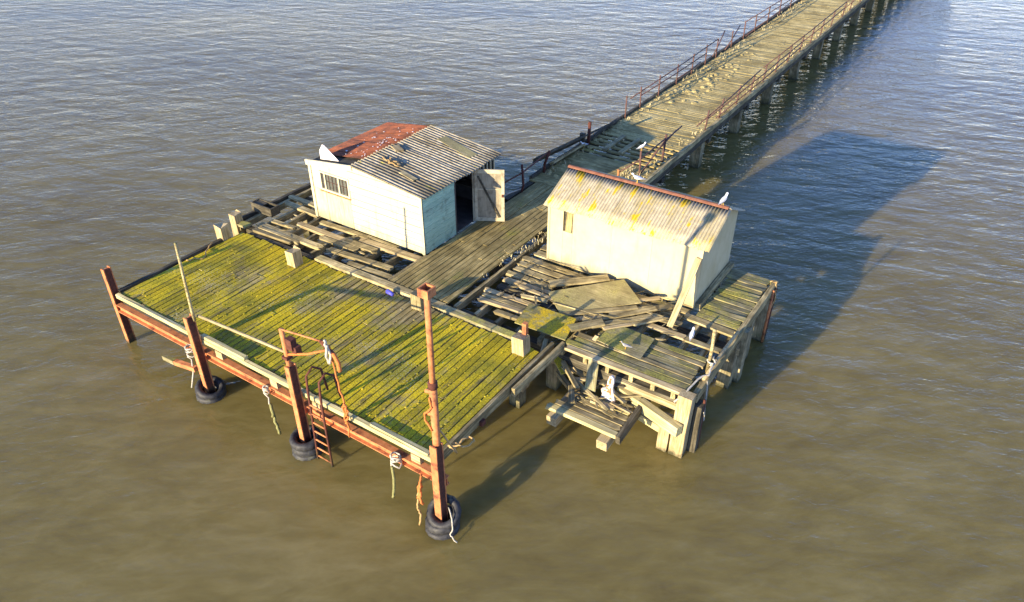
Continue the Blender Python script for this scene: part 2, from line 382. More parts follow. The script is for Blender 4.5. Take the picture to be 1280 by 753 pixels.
def prism(name, poly, n, th, mat, parent=None):
    """polygon (world points, planar) thickened by th along n"""
    P_ = [Vector(p) for p in poly]; n = Vector(n).normalized() * th; k = len(P_)
    V = P_ + [p + n for p in P_]
    F = [tuple(range(k)), tuple(range(k, 2 * k))[::-1]] + [(i, (i + 1) % k, k + (i + 1) % k, k + i) for i in range(k)]
    return wmesh(name, V, F, mat, parent)

def clip(poly, a, b, c):
    """keep a*u+b*v<=c"""
    out = []
    for i in range(len(poly)):
        p, q = poly[i - 1], poly[i]
        fp, fq = a * p[0] + b * p[1] - c, a * q[0] + b * q[1] - c
        if (fp <= 0) != (fq <= 0):
            s = fp / (fp - fq); out.append((p[0] + (q[0] - p[0]) * s, p[1] + (q[1] - p[1]) * s))
        if fq <= 0: out.append(q)
    return out

def corrugated(name, o, u, v, width, length, pitch, amp, mat, parent, thick=0.008, seg=4, jit=0.006, per=8):
    """sheet starting at o; ribs run along v, waves repeat along u"""
    o, u, v = Vector(o), Vector(u).normalized(), Vector(v).normalized(); n = u.cross(v).normalized()
    if n.z < 0: n = -n
    nu = max(4, int(round(width / pitch * per))); V, F = [], []
    lift = [rnd.uniform(-jit, jit) for _ in range(seg + 1)]
    e0, e1 = rnd.uniform(-0.03, 0.03), rnd.uniform(-0.04, 0.04)
    for s in (0, 1):
        for j in range(seg + 1):
            for i in range(nu + 1):
                a = width * i / nu
                h_ = amp * math.cos(2 * math.pi * a / pitch) + lift[j] - s * thick
                d = length * j / seg + (e1 if j == seg else 0) + (e0 if j == 0 else 0)
                V.append(o + u * a + v * d + n * h_)
    W = nu + 1; S = W * (seg + 1)
    for j in range(seg):
        for i in range(nu):
            a = j * W + i
            F.append((a, a + 1, a + W + 1, a + W)); F.append((S + a, S + a + W, S + a + W + 1, S + a + 1))
    for i in range(nu):
        F.append((i, S + i, S + i + 1, i + 1)); a = seg * W + i; F.append((a, a + 1, S + a + 1, S + a))
    for j in range(seg):
        a = j * W; F.append((a, a + W, S + a + W, S + a)); a = j * W + nu; F.append((a, S + a, S + a + W, a + W))
    return wmesh(name, V, F, mat, parent, True)

def wob(pts, n, amp, seed=0):
    """resample a polyline with slack and wobble"""
    r = random.Random(seed); pts = [Vector(p) for p in pts]; out = []
    seg = len(pts) - 1
    for i in range(n + 1):
        f = i / n * seg; k = min(int(f), seg - 1); q = pts[k].lerp(pts[k + 1], f - k)
        if 0 < i < n: q = q + Vector((r.uniform(-amp, amp), r.uniform(-amp, amp), r.uniform(-amp, amp)))
        out.append(q)
    return out

# ------------------------------------------------------------------ setting: water
WZ = 0.2
wo = raw('water', [(-2500, -2500, WZ), (2500, -2500, WZ), (2500, 2500, WZ), (-2500, 2500, WZ)], [(0, 1, 2, 3)], 'water')
col.objects.link(wo); tag(wo, 'rippled brown silty estuary water reaching all around the jetty', 'water', kind='structure')

Z = 2.0                                    # deck level above water
# ------------------------------------------------------------------ front landing deck
fd = thing('landing_deck', (-13.6, 10.9, 0), 'broad landing deck of yellow-green mossy planks at the front of the jetty', 'deck')
X0, X1 = -19.42, -7.86
nb = 61; pw = (X1 - X0) / nb
for i in range(nb):
    x = X0 + pw * (i + 0.5)
    ya = 8.73 + rnd.uniform(-0.03, 0.03); yb = 13.12 + rnd.uniform(-0.05, 0.03)
    dz = rnd.uniform(-0.008, 0.008)
    if rnd.random() < 0.28:                # two lengths butted
        ym = rnd.uniform(10.0, 12.2)
        plank('plank', (x, ya, Z + dz), (x + rnd.uniform(-.006, .006), ym - 0.01, Z + dz), pw - rnd.uniform(.014, .03), 0.055, 'deck', fd, rag=0.012)
        plank('plank', (x, ym + 0.01, Z - dz), (x, yb, Z - dz), pw - rnd.uniform(.014, .03), 0.055, 'deck', fd, rag=0.012)
    else:
        plank('plank', (x, ya, Z + dz), (x + rnd.uniform(-.008, .008), yb, Z + dz * 0.5), pw - rnd.uniform(.012, .03), 0.055, 'deck', fd, rag=0.015)
# front fascia in three lengths, kerb timber on it
for a, c in ((-19.45, -15.9), (-15.88, -11.8), (-11.78, -7.75)):
    plank('fascia_board', (a, 8.63, Z + 0.03), (c, 8.63, Z + 0.03), 0.11, 0.12, 'fascia', fd, rag=0.01, warp=0.008)
plank('kerb_timber', (-15.62, 8.66, Z + 0.125), (-13.9, 8.66, Z + 0.12), 0.13, 0.085, 'fascia', fd, rag=0.03)
plank('kerb_timber', (-9.6, 8.66, Z + 0.095), (-7.95, 8.67, Z + 0.09), 0.13, 0.055, 'fascia', fd, rag=0.04, warp=0.012)
plank('edge_beam', (-19.52, 8.75, Z + 0.05), (-19.55, 12.5, Z + 0.05), 0.13, 0.28, 'darkwood', fd, rag=0.03)
plank('edge_beam', (-7.80, 8.75, Z + 0.015), (-7.76, 13.6, Z + 0.04), 0.10, 0.28, 'grey', fd, rag=0.02)
plank('edge_beam', (-7.62, 11.5, Z + 0.02), (-7.52, 13.75, Z + 0.06), 0.10, 0.24, 'grey', fd, rag=0.05)
plank('cap_beam', (-16.1, 13.27, Z + 0.07), (-11.2, 13.32, Z + 0.07), 0.26, 0.28, 'grey', fd, rag=0.04, warp=0.01)
plank('cap_beam', (-11.18, 13.30, Z + 0.06), (-8.35, 13.28, Z + 0.05), 0.24, 0.28, 'mossy', fd, rag=0.04, warp=0.012)
plank('cap_beam', (-19.2, 13.25, Z - 0.03), (-16.3, 13.25, Z - 0.02), 0.16, 0.2, 'darkwood', fd, rag=0.04)
for y in (8.95, 10.4, 11.9, 12.95):
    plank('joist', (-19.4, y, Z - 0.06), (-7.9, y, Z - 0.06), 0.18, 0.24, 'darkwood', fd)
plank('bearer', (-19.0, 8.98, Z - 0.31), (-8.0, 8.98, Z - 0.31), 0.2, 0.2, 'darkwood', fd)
for x in (-15.0, -12.9, -11.4, -8.3):       # pale packing blocks behind the rail
    plank('packing_block', (x - 0.13, 8.66, Z - 0.16), (x + 0.13, 8.66, Z - 0.16), 0.12, 0.24, 'pale', fd)
# red steel waling: top flange, web and bottom flange
g1 = merge(box_geo(-19.58, -7.45, 8.545, 8.71, 1.60, 1.625), box_geo(-19.58, -7.45, 8.63, 8.65, 1.40, 1.60), box_geo(-19.58, -7.45, 8.545, 8.71, 1.375, 1.40))
wmesh('steel_waling', *g1, 'rust', fd)
wmesh('steel_fixing', *box_geo(-7.74, -7.66, 10.25, 10.4, 1.72, 1.86), 'rustdark', fd)
for (x, y) in ((-8.35, 13.0), (-12.2, 12.9), (-16.0, 12.9), (-19.2, 12.6), (-12.2, 10.8), (-16.0, 10.8), (-8.9, 10.8)):
    plank('pile', (x - 0.16, y, Z - 0.3) if False else (x, y, -0.9), (x, y, Z - 0.3), 0.34, 0.34, 'pile', fd, up=(0, 1, 0))

# stub posts along the back of the deck
def stub(x, y, h, w, mat, label, chip=0.05, z=Z):
    o = plank('mooring_stub', (x, y + w / 2, z - 1.2), (x, y + w / 2, z + h), w, w, mat, None, up=(0, 1, 0), rag=0, warp=0.012, ch=0.035, seg=4)
    me = o.data
    for v in me.vertices:
        if v.co.x > h + 1.2 - 0.01: v.co.x += rnd.uniform(-chip, chip)
    return tag(o, label, 'timber post', 'square timber stubs behind the mossy deck')
stub(-19.62, 12.55, 0.42, 0.34, 'pale', 'broken split-topped square timber stub at far left corner of mossy deck', 0.08)
stub(-20.15, 13.5, 0.32, 0.32, 'pale', 'pale leaning timber stub standing outside the far left deck corner')
stub(-16.42, 12.66, 0.48, 0.36, 'pale', 'chunky pale timber stub halfway along the back of mossy deck')
stub(-11.75, 12.98, 0.48, 0.34, 'grey', 'grey timber stub behind the tall rusty pole at walkway entrance')
st5 = stub(-8.28, 12.86, 0.5, 0.36, 'pale', 'pale timber stub with red iron pin at right back deck corner')
pin = wmesh('iron_pin', *box_geo(-8.33, -8.21, 12.98, 13.1, 2.45, 2.80), 'rust'); tag(pin, 'short red iron bar sticking up from the right corner stub', 'iron bar')

# ------------------------------------------------------------------ red steel fender posts at the front edge
def hpost(x, y, z0, z1, w, label, extra=None):
    t_ = thing('fender_post', (x, y, 0), label, 'steel post', 'red steel fender posts along the front edge')
    wx, wy = w / 2, 0.085
    wmesh('flange', *box_geo(x - wx, x + wx, y - wy - 0.03, y - wy, z0, z1), 'rust', t_)
    wmesh('web', *box_geo(x - 0.02, x + 0.02, y - wy, y + wy, z0, z1 - 0.01), 'rust', t_)
    wmesh('flange', *box_geo(x - wx, x + wx, y + wy, y + wy + 0.03, z0, z1 + 0.01), 'rust', t_)
    wmesh('shade_plate', *box_geo(x + wx - 0.03, x + wx - 0.012, y - wy, y + wy, z0, z1 - 0.02), 'rustdark', t_)  # dark plate paints the shaded side of the post
    return t_
PY = 8.42
p1 = hpost(-19.66, 8.66, -1.2, 2.8, 0.15, 'bare red steel post at the far left front corner of the deck')
p2 = hpost(-15.6, PY, -1.2, 2.85, 0.15, 'red steel post carrying the thin leaning grey pole and a side fender')
p3 = hpost(-11.82, PY, -1.2, 2.95, 0.15, 'red steel post beside the ladder with rope-hung arm')
p4 = hpost(-7.50, PY, -1.2, 2.78, 0.18, 'tallest red steel post with long round pipe at right front corner')
# parts of the individual posts
plank('side_fender', (-15.86, 8.34, 1.12), (-16.75, 8.3, 1.0), 0.14, 0.13, 'rust', p2)
plank('fender_tip', (-16.74, 8.3, 1.005), (-17.28, 8.28, 0.93), 0.16, 0.13, 'mossy', p2, taper=0.5)
pole = tube('pole', [(-15.5, 8.5, 2.72), (-15.5, 8.5, 3.0), (-15.46, 8.52, 4.0), (-15.42, 8.54, 5.02)], 0.045, 'grey', None, 8, r_end=0.035)
tag(pole, 'thin grey pole rising from the second post from the left', 'pole')
bar = tube('barrier_pole', [(-15.5, 8.62, 2.80), (-13.5, 8.6, 2.98), (-11.95, 8.58, 3.12)], 0.038, 'pale', None, 8)
tag(bar, 'long pale horizontal pole laid between two front posts', 'pole')
tube('upper_pipe', [(-11.86, 8.42, 2.6), (-11.86, 8.42, 3.98)], 0.06, 'rust', p3)
wmesh('pipe_clamp', *box_geo(-11.95, -11.77, 8.33, 8.51, 3.14, 3.22), 'rustdark', p3)
wmesh('winch_block', *merge(box_geo(-11.79, -11.6, 8.40, 8.56, 3.45, 3.75), box_geo(-11.68, -11.52, 8.44, 8.6, 3.35, 3.55)), 'rustdark', p3)
tube('stay_arm', [(-11.86, 8.42, 3.97), (-10.6, 8.5, 4.1)], 0.022, 'rust', p3)
tube('stay_arm', [(-11.86, 8.42, 3.25), (-11.2, 8.5, 3.5), (-10.5, 8.55, 3.9)], 0.03, 'rope_orange', p3)
tube('arm_tip', [(-10.68, 8.5, 4.1), (-10.3, 8.5, 3.85)], 0.05, 'rustdark', p3)
tube('tall_pipe', [(-7.53, 8.46, 1.5), (-7.50, 8.46, 4.4)], 0.085, 'rust', p4, 10)
HD = Vector((.02, 0, .08))
tube('thin_pipe', [(-7.50, 8.46, 4.35), (-7.47, 8.46, 6.5)], 0.062, 'rust', p4, 10)
tube('pipe_collar', [(-7.50, 8.46, 4.3), (-7.50, 8.46, 4.45)], 0.10, 'rustdark', p4, 10)
g1 = merge(box_geo(-7.61, -7.37, 8.34, 8.58, 6.42, 6.46), box_geo(-7.61, -7.58, 8.34, 8.58, 6.46, 6.6), box_geo(-7.40, -7.37, 8.34, 8.58, 6.46, 6.6), box_geo(-7.58, -7.40, 8.34, 8.37, 6.46, 6.6), box_geo(-7.58, -7.40, 8.55, 8.58, 6.46, 6.6))
wmesh('pole_head', [Vector(v) + HD for v in g1[0]], g1[1], 'rust', p4)
tube('pipe_bracket', [(-7.7, 8.44, 3.55), (-7.5, 8.46, 3.6)], 0.045, 'rust', p4, 6)
tube('pipe_bracket', [(-7.68, 8.44, 4.15), (-7.5, 8.46, 4.2)], 0.045, 'rust', p4, 6)

# tyres slipped over the posts
def tyre(x, y, z, rr, r2, tx, ty, label, grp):
    V, F = [], []; n, prof = 28, []
    for k in range(12):
        a = 2 * math.pi * k / 12
        q = 1.25 if abs(math.sin(a)) < 0.9 else 1.0
        prof.append((rr + r2 * 0.85 * math.cos(a), r2 * 1.0 * math.sin(a)))
    for i in range(n):
        an = 2 * math.pi * i / n
        for k, (pr, pz) in enumerate(prof):
            g_ = 0.012 if (k in (0, 1, 11) and i % 2) else 0
            V.append(((pr - g_) * math.cos(an), (pr - g_) * math.sin(an), pz))
    m = len(prof)
    for i in range(n):
        for k in range(m):
            F.append((i * m + k, ((i + 1) % n) * m + k, ((i + 1) % n) * m + (k + 1) % m, i * m + (k + 1) % m))
    o = raw('tyre', V, F, 'rubber', True); o.location = (x, y, z); o.rotation_euler = (tx, ty, rnd.uniform(0, 6))
    col.objects.link(o); return tag(o, label, 'tyre', grp)
G = 'old tyres slipped over the front posts'
for (x, y, z, tx, ty_, lab) in (
    (-15.6, 8.42, .22, .05, -.05, 'lowest tyre, half in water, on the second post from left'), (-15.58, 8.43, .44, .2, -.28, 'upper tilted tyre on the second post from left'),
    (-11.82, 8.42, .18, 0, .04, 'lowest greenish tyre at the water on the ladder post'), (-11.81, 8.43, .39, .03, -.06, 'middle tyre of the three on the ladder post'), (-11.82, 8.42, .6, -.05, .05, 'topmost tyre of the three on the ladder post'),
    (-7.5, 8.42, .2, .05, .05, 'lowest tyre at the water on the right corner post'), (-7.49, 8.43, .41, .12, -.1, 'middle tyre of the three on the right corner post'), (-7.46, 8.46, .66, .4, -.4, 'topmost tyre, tipped steeply, on the right corner post')):
    tyre(x, y, z, .31, .115, tx, ty_, lab, G)

# ladder
ld = thing('ladder', (-11.2, 8.36, 0), 'rusty iron ladder hooked over the front edge beside the third post', 'ladder')
for x, dx in ((-11.42, -0.1), (-11.0, -0.02)):
    tube('stile', [(x + 0.14 + dx, 8.34, 0.15), (x + 0.03, 8.42, 1.7), (x, 8.46, 2.25), (x, 8.5, 2.75), (x + 0.05, 8.68, 2.93), (x + 0.07, 8.9, 2.72), (x + 0.08, 8.98, 2.03)], 0.03, 'rustdark', ld, 6)
for k in range(7):
    z = 0.3 + k * 0.27; s = (1.7 - z) / 1.55
    xa = -11.39 + (0.11 - 0.1 * 1) * s; xb = -10.97 + 0.09 * s
    tube('rung', [(xa, 8.42 - 0.07 * s, z), (xb, 8.42 - 0.07 * s, z)], 0.022, 'rust', ld, 6)

# ropes
def rope(name, pts, r, mat, label, n=16, amp=0.012, seed=0, grp=None):
    o = tube(name, wob(pts, n, amp, seed), r, mat, None, 6); return tag(o, label, 'rope', grp)
rope('rope', [(-10.42, 8.5, 4.08), (-10.4, 8.52, 3.3), (-10.28, 8.5, 2.7), (-10.22, 8.48, 2.0), (-10.2, 8.45, 1.5)], 0.022, 'rope_orange', 'long orange rope hanging from the arm of the ladder post', 20, 0.02, 3)
o = rope('rope', [(-10.24, 8.46, 2.5), (-10.1, 8.44, 2.35), (-10.2, 8.42, 2.1), (-10.3, 8.46, 2.35), (-10.15, 8.44, 2.5), (-10.12, 8.42, 2.15), (-10.22, 8.42, 1.95)], 0.026, 'rope_orange', 'orange rope bundle knotted partway down the hanging orange rope', 26, 0.03, 5)
rope('rope', [(-10.55, 8.5, 4.17), (-10.42, 8.42, 4.05), (-10.46, 8.4, 3.8), (-10.4, 8.42, 3.62), (-10.36, 8.44, 3.85), (-10.45, 8.46, 4.1)], 0.032, 'rope_white', 'white rope loop hitched on the tip of the rusty arm', 18, 0.015, 6)
rope('rope', [(-10.33, 8.5, 3.9), (-10.2, 8.48, 3.75), (-10.16, 8.46, 3.5)], 0.05, 'rope_orange', 'short thick orange rope end dangling from the arm tip', 8, 0.01, 7)
def knot(x, y, z, s, mat, label, seed, tail):
    r = random.Random(seed); pts = []
    for i in range(40):
        a = i * 0.75
        pts.append((x + s * math.cos(a) * r.uniform(.7, 1.1), y + s * 0.75 * math.sin(a) - 0.03, z + s * 1.1 * math.sin(a * 0.37) * r.uniform(.6, 1.1)))
    pts += tail
    return tag(tube('rope', pts, 0.022, mat, None, 6), label, 'rope')
knot(-16.0, 8.46, 1.55, 0.15, 'rope_white', 'pale rope bundle tied to the rail left of the second post', 1, [(-16.0, 8.38, 1.3), (-15.97, 8.3, 0.9), (-15.95, 8.12, 0.5)])
knot(-13.08, 8.5, 1.55, 0.08, 'rope_white', 'weedy chain-like rope hanging from the rail between the two middle posts', 2, [(-13.0, 8.44, 1.35), (-12.98, 8.4, 1.2), (-12.9, 8.38, 1.1)])
rope('rope', [(-12.93, 8.4, 1.2), (-12.83, 8.36, 0.95), (-12.9, 8.38, 0.8), (-12.78, 8.36, 0.55), (-12.76, 8.36, 0.3)], 0.04, 'rope_green', 'green weed-covered rope end dangling below the middle of the rail', 14, 0.03, 9)
knot(-8.78, 8.5, 1.55, 0.14, 'rope_white', 'white cloth-like rope knot on the rail near the right corner post', 4, [(-8.85, 8.4, 1.35), (-8.82, 8.36, 1.2)])
rope('rope', [(-8.82, 8.36, 1.4), (-8.78, 8.34, 1.0), (-8.84, 8.34, 0.6), (-8.9, 8.34, 0.35)], 0.035, 'rope_green', 'straight pale green rope tail hanging below the white knot', 10, 0.01, 10)
rope('rope', [(-7.98, 8.4, 1.6), (-7.86, 8.2, 1.5), (-7.84, 8.12, 1.25), (-7.98, 8.2, 1.05), (-7.95, 8.3, 1.45), (-7.8, 8.1, 1.3), (-7.72, 8.1, 1.1)], 0.028, 'rope_orange', 'orange rope tied in loops left of the right corner post', 24, 0.03, 11)
rope('rope', [(-7.98, 8.3, 1.3), (-7.98, 8.2, 0.9), (-7.95, 8.15, 0.72), (-7.8, 8.08, 0.75), (-7.9, 8.1, 0.3)], 0.025, 'rope_tan', 'tan rope trailing down from the rail to the corner tyres', 16, 0.02, 12)
rope('rope', [(-7.35, 8.5, 0.85), (-7.15, 8.36, 0.78), (-7.1, 8.3, 0.5), (-7.14, 8.24, 0.36), (-7.02, 8.2, 0.3), (-6.95, 8.24, 0.2)], 0.017, 'rope_white', 'cream rope tied around the tyres of the right corner post', 18, 0.012, 13)
rope('rope', [(-7.5, 8.55, 3.1), (-7.35, 8.9, 2.2), (-7.6, 9.1, 2.06), (-7.75, 9.05, 2.1), (-7.4, 9.2, 2.12), (-7.3, 9.5, 2.1), (-7.5, 9.55, 2.1), (-7.55, 9.25, 2.07), (-7.7, 9.2, 2.07)], 0.022, 'rope_tan', 'tan rope coil lying on the deck corner behind the tall pole', 30, 0.03, 14)
rope('rope', [(-7.53, 8.36, 4.1), (-7.5, 8.36, 3.85), (-7.68, 8.35, 3.6), (-7.7, 8.38, 3.4), (-7.52, 8.36, 3.2)], 0.022, 'rope_orange', 'thin orange line wound round the tall rusty pipe', 12, 0.01, 15)
rope('rope', [(-16.5, 12.9, 2.03), (-15.4, 12.2, 2.02), (-19.3, 12.1, 2.08)][1:1] or [(-19.5, 12.0, 2.09), (-19.3, 11.6, 2.05), (-19.0, 11.3, 2.03), (-19.35, 10.9, 2.04)], 0.02, 'rope_tan', 'thin tan line lying along the far left deck edge', 14, 0.03, 16)
bl = tube('plastic_float', [(-12.95, 12.98, 2.09), (-12.83, 12.95, 2.1), (-12.7, 12.93, 2.08)], 0.075, 'blue', None, 8, r_end=0.05); tag(bl, 'small blue plastic scrap on the deck by the walkway step', 'plastic scrap')

# ------------------------------------------------------------------ platform that carries the huts
hp = thing('hut_platform', (-12, 16.5, 0), 'decaying timber platform of joists and broken planks under the two huts', 'platform')
for x in (-20.0, -19.25, -18.75, -18.1, -17.4, -16.6, -15.8, -15.0, -14.2, -13.42):
    plank('joist', (x, 13.45, Z - 0.05), (x + rnd.uniform(-.04, .04), 19.3, Z - 0.05), 0.11, 0.22, 'grey', hp, rag=0.03, warp=0.008)
for y in (13.75, 16.4, 19.0):
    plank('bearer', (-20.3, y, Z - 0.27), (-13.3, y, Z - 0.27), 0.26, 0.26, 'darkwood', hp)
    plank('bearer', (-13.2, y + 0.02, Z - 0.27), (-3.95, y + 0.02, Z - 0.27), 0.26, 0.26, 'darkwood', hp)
for x in (-11.0, -10.3, -9.6, -8.9, -8.2, -7.5, -6.8, -6.15, -5.5, -4.9, -4.35):
    plank('joist', (x, 13.62, Z - 0.05), (x + rnd.uniform(-.04, .04), 19.7, Z - 0.05), 0.11, 0.22, 'grey', hp, rag=0.03, warp=0.008)
for x, y in ((-20.1, 13.7), (-20.1, 16.4), (-20.1, 19.0), (-16.8, 16.4), (-16.8, 19.0), (-13.4, 16.4), (-13.4, 19.0), (-10.2, 13.95), (-10.2, 16.4), (-10.2, 19.0), (-7.0, 16.4), (-7.0, 19.0), (-7.9, 14.0)):
    plank('pile', (x, y - 0.17, -0.9), (x, y - 0.17, Z - 0.53), 0.34, 0.34, 'pile', hp, up=(0, -1, 0))
T = Z + 0.05
# surviving cross planks on the left (running along X)
for a, y0, c, y1, w, m, rg in (
    (-19.2, 13.40, -17.5, 13.50, 0.17, 'grey', 0.05), (-19.35, 13.78, -16.45, 13.80, 0.24, 'grey', 0.12), (-19.1, 13.60, -17.3, 13.63, 0.12, 'grey', 0.1),
    (-18.25, 14.50, -16.15, 14.53, 0.22, 'pale', 0.05), (-16.13, 14.52, -14.9, 14.56, 0.26, 'grey', 0.07), (-16.95, 14.24, -15.4, 14.29, 0.2, 'grey', 0.07),
    (-16.2, 13.86, -13.75, 14.05, 0.23, 'grey', 0.06), (-15.05, 13.56, -13.42, 13.66, 0.2, 'grey', 0.06), (-17.7, 15.0, -15.6, 15.08, 0.2, 'grey', 0.06),
    (-15.75, 14.85, -13.4, 14.98, 0.26, 'pale', 0.04), (-19.15, 14.15, -18.15, 14.24, 0.17, 'grey', 0.06), (-20.05, 15.82, -18.2, 15.72, 0.2, 'grey', 0.06),
    (-19.75, 15.36, -18.15, 15.33, 0.22, 'grey', 0.06), (-19.9, 16.75, -18.2, 16.7, 0.22, 'mossy', 0.06), (-20.1, 17.5, -18.2, 17.5, 0.22, 'grey', 0.05), (-20.1, 18.1, -18.2, 18.12, 0.22, 'grey', 0.05),
    (-19.9, 13.45, -19.55, 13.5, 0.3, 'mossy', 0.05), (-15.7, 15.1, -14.4, 15.12, 0.12, 'grey', 0.05)):
    plank('plank', (a, y0, T + rnd.uniform(-.005, .012)), (c, y1, T + rnd.uniform(-.005, .012)), w, 0.085, m, hp, rag=rg, warp=0.012)
# boarded path between the huts, boards along the jetty
np_ = 12
for i in range(np_):
    x = -13.22 + i * 0.178; ys = 13.48 + rnd.uniform(-.02, .02)
    cuts = [ys, rnd.uniform(15.5, 17.5), rnd.uniform(18.8, 20.3), 21.6]
    for ya, yb in zip(cuts, cuts[1:]):
        dz = rnd.uniform(-.006, .01)
        plank('plank', (x, ya + 0.006, T + 0.02 + dz), (x + rnd.uniform(-.01, .01), yb - 0.006, T + 0.02 + dz), 0.178 - rnd.uniform(.008, .022), 0.055, 'path', hp, rag=0.015, warp=0.006)
plank('trim_board', (-13.36, 13.5, T + 0.02), (-13.33, 15.2, T + 0.02), 0.1, 0.06, 'grey', hp, rag=0.03)
# main sound area of cross boards on the right
yy = 13.66
k = 0
while yy < 15.1:
    xa = -7.35 + rnd.uniform(-.2, .35) if yy < 14.3 else -7.0 + rnd.uniform(-.3, .5)
    plank('plank', (xa, yy, T + rnd.uniform(-.006, .006)), (-4.12 + rnd.uniform(-.03, .03), yy, T + rnd.uniform(-.006, .006)), 0.18, 0.08, ('pale' if k == 0 else 'mossy' if k % 3 else 'grey'), hp, rag=0.03, warp=0.008); yy += 0.205; k += 1  # first board is paler to paint its sunlit front edge
plank('plank', (-6.02, 15.74, T), (-4.95, 15.72, T + 0.01), 0.2, 0.055, 'pale', hp, rag=0.04)
plank('plank', (-4.93, 15.70, T), (-3.95, 15.70, T), 0.19, 0.055, 'grey', hp, rag=0.04)
plank('plank', (-5.35, 16.68, T), (-3.96, 16.62, T - 0.01), 0.26, 0.06, 'grey', hp, rag=0.05)
yy = 16.92
while yy < 19.8:
    plank('plank', (-5.08, yy, T + rnd.uniform(-.015, .02)), (-3.9 + rnd.uniform(-.05, .03), yy + rnd.uniform(-.02, .02), T + rnd.uniform(-.015, .02)), 0.19, 0.075, 'mossy', hp, rag=0.04, warp=0.01); yy += 0.215
# cross planks by the path on the right; the wide darkwood one paints shade
for a, y0, c, y1, w, m in ((-10.55, 15.50, -8.95, 15.6, 0.16, 'pale'), (-10.5, 15.1, -8.5, 14.98, 0.24, 'darkwood'), (-10.7, 14.72, -9.1, 14.76, 0.18, 'pale'), (-10.65, 14.46, -9.1, 14.52, 0.19, 'grey'), (-10.6, 14.24, -9.1, 14.34, 0.16, 'pale'),
                           (-9.85, 13.98, -9.05, 14.02, 0.16, 'grey'), (-10.65, 16.2, -9.2, 16.15, 0.24, 'grey'), (-10.7, 16.5, -8.5, 16.52, 0.24, 'grey'), (-10.75, 16.82, -8.2, 16.85, 0.24, 'grey'), (-10.7, 15.85, -9.1, 15.85, 0.18, 'grey'),
                           (-8.2, 16.75, -5.3, 16.9, 0.22, 'grey'), (-7.9, 16.45, -5.5, 16.6, 0.2, 'grey'), (-8.6, 15.6, -6.3, 15.7, 0.22, 'grey'), (-8.3, 15.25, -6.2, 15.3, 0.22, 'darkwood'), (-6.6, 16.1, -5.3, 16.25, 0.2, 'grey')):
    plank('plank', (a, y0, T + rnd.uniform(-.01, .01)), (c, y1, T + rnd.uniform(-.01, .01)), w, 0.085, m, hp, rag=0.06, warp=0.01)
# boards under the right hut and the side beam
for y in (17.3, 17.7, 18.1, 18.5, 18.9, 19.3, 19.6):
    plank('plank', (-10.6, y, T - 0.005), (-5.12, y, T - 0.005), 0.3, 0.05, 'grey', hp, rag=0.04)
plank('edge_beam', (-3.86, 13.75, T + 0.02), (-3.80, 19.8, T + 0.02), 0.14, 0.28, 'grey', hp, rag=0.03, warp=0.008)
plank('edge_beam', (-20.25, 13.6, Z + 0.02), (-20.25, 19.3, Z + 0.02), 0.14, 0.26, 'darkwood', hp, rag=0.03)
# corner posts and underside timbers, right
plank('corner_post', (-4.0, 13.36, -0.8), (-3.98, 13.36, Z + 0.14), 0.36, 0.28, 'pale', hp, up=(0, -1, 0), warp=0.01)
plank('corner_post', (-4.36, 13.34, -0.8), (-4.34, 13.36, 1.28), 0.28, 0.24, 'pale', hp, up=(0, -1, 0), warp=0.01)
plank('corner_post', (-3.72, 13.72, -0.8), (-3.74, 13.72, 1.7), 0.22, 0.3, 'darkwood', hp, up=(0, -1, 0), warp=0.01)
plank('cross_beam', (-5.3, 13.58, 1.42), (-3.92, 13.20, 1.36), 0.22, 0.3, 'fascia', hp, warp=0.01)
plank('cross_beam', (-5.9, 13.7, 1.62), (-4.2, 13.66, 1.66), 0.16, 0.2, 'pale', hp, warp=0.01)
plank('brace', (-5.6, 13.75, 0.85), (-4.4, 13.6, 0.72), 0.14, 0.2, 'fascia', hp, warp=0.01, taper=0.25)
for x, y in ((-3.95, 16.55), (-3.82, 16.95), (-3.9, 19.2), (-3.95, 14.6), (-4.0, 18.0)):
    plank('pile', (x, y, -0.9), (x, y, 1.72 if y != 16.95 else 1.95), 0.36 if y != 14.6 else .2, 0.3, 'pile', hp, up=(0, -1, 0), warp=0.012)
wmesh('pale_plate', *box_geo(-3.9, -3.7, 16.62, 16.64, 1.38, 1.62), 'pale', hp)
tube('rusty_bolt_rod', [(-3.72, 19.5, 0.1), (-3.7, 19.5, 2.0)], 0.05, 'rustdark', hp, 6)
tube('rusty_bolt_rod', [(-3.68, 19.2, 0.2), (-3.7, 19.25, 2.05)], 0.04, 'rust', hp, 6)
tube('rusty_bolt_rod', [(-3.62, 13.95, -0.1), (-3.66, 13.95, 1.8)], 0.035, 'rustdark', hp, 6)
# dark cleat box at far left
db = thing('cleat_box', (-19.8, 14.45, T), 'dark open-topped wooden box at the far left edge of hut platform', 'wooden box')
wmesh('side', *box_geo(-20.25, -19.35, 14.28, 14.33, T, T + 0.3), 'darkwood', db); wmesh('side', *box_geo(-20.25, -19.35, 14.62, 14.67, T, T + 0.3), 'darkwood', db)
wmesh('end', *box_geo(-20.3, -20.25, 14.28, 14.67, T, T + 0.3), 'darkwood', db); wmesh('end', *box_geo(-19.35, -19.3, 14.28, 14.67, T, T + 0.3), 'darkwood', db)
wmesh('lid', *box_geo(-20.25, -19.8, 14.33, 14.62, T + 0.22, T + 0.27), 'darkwood', db)

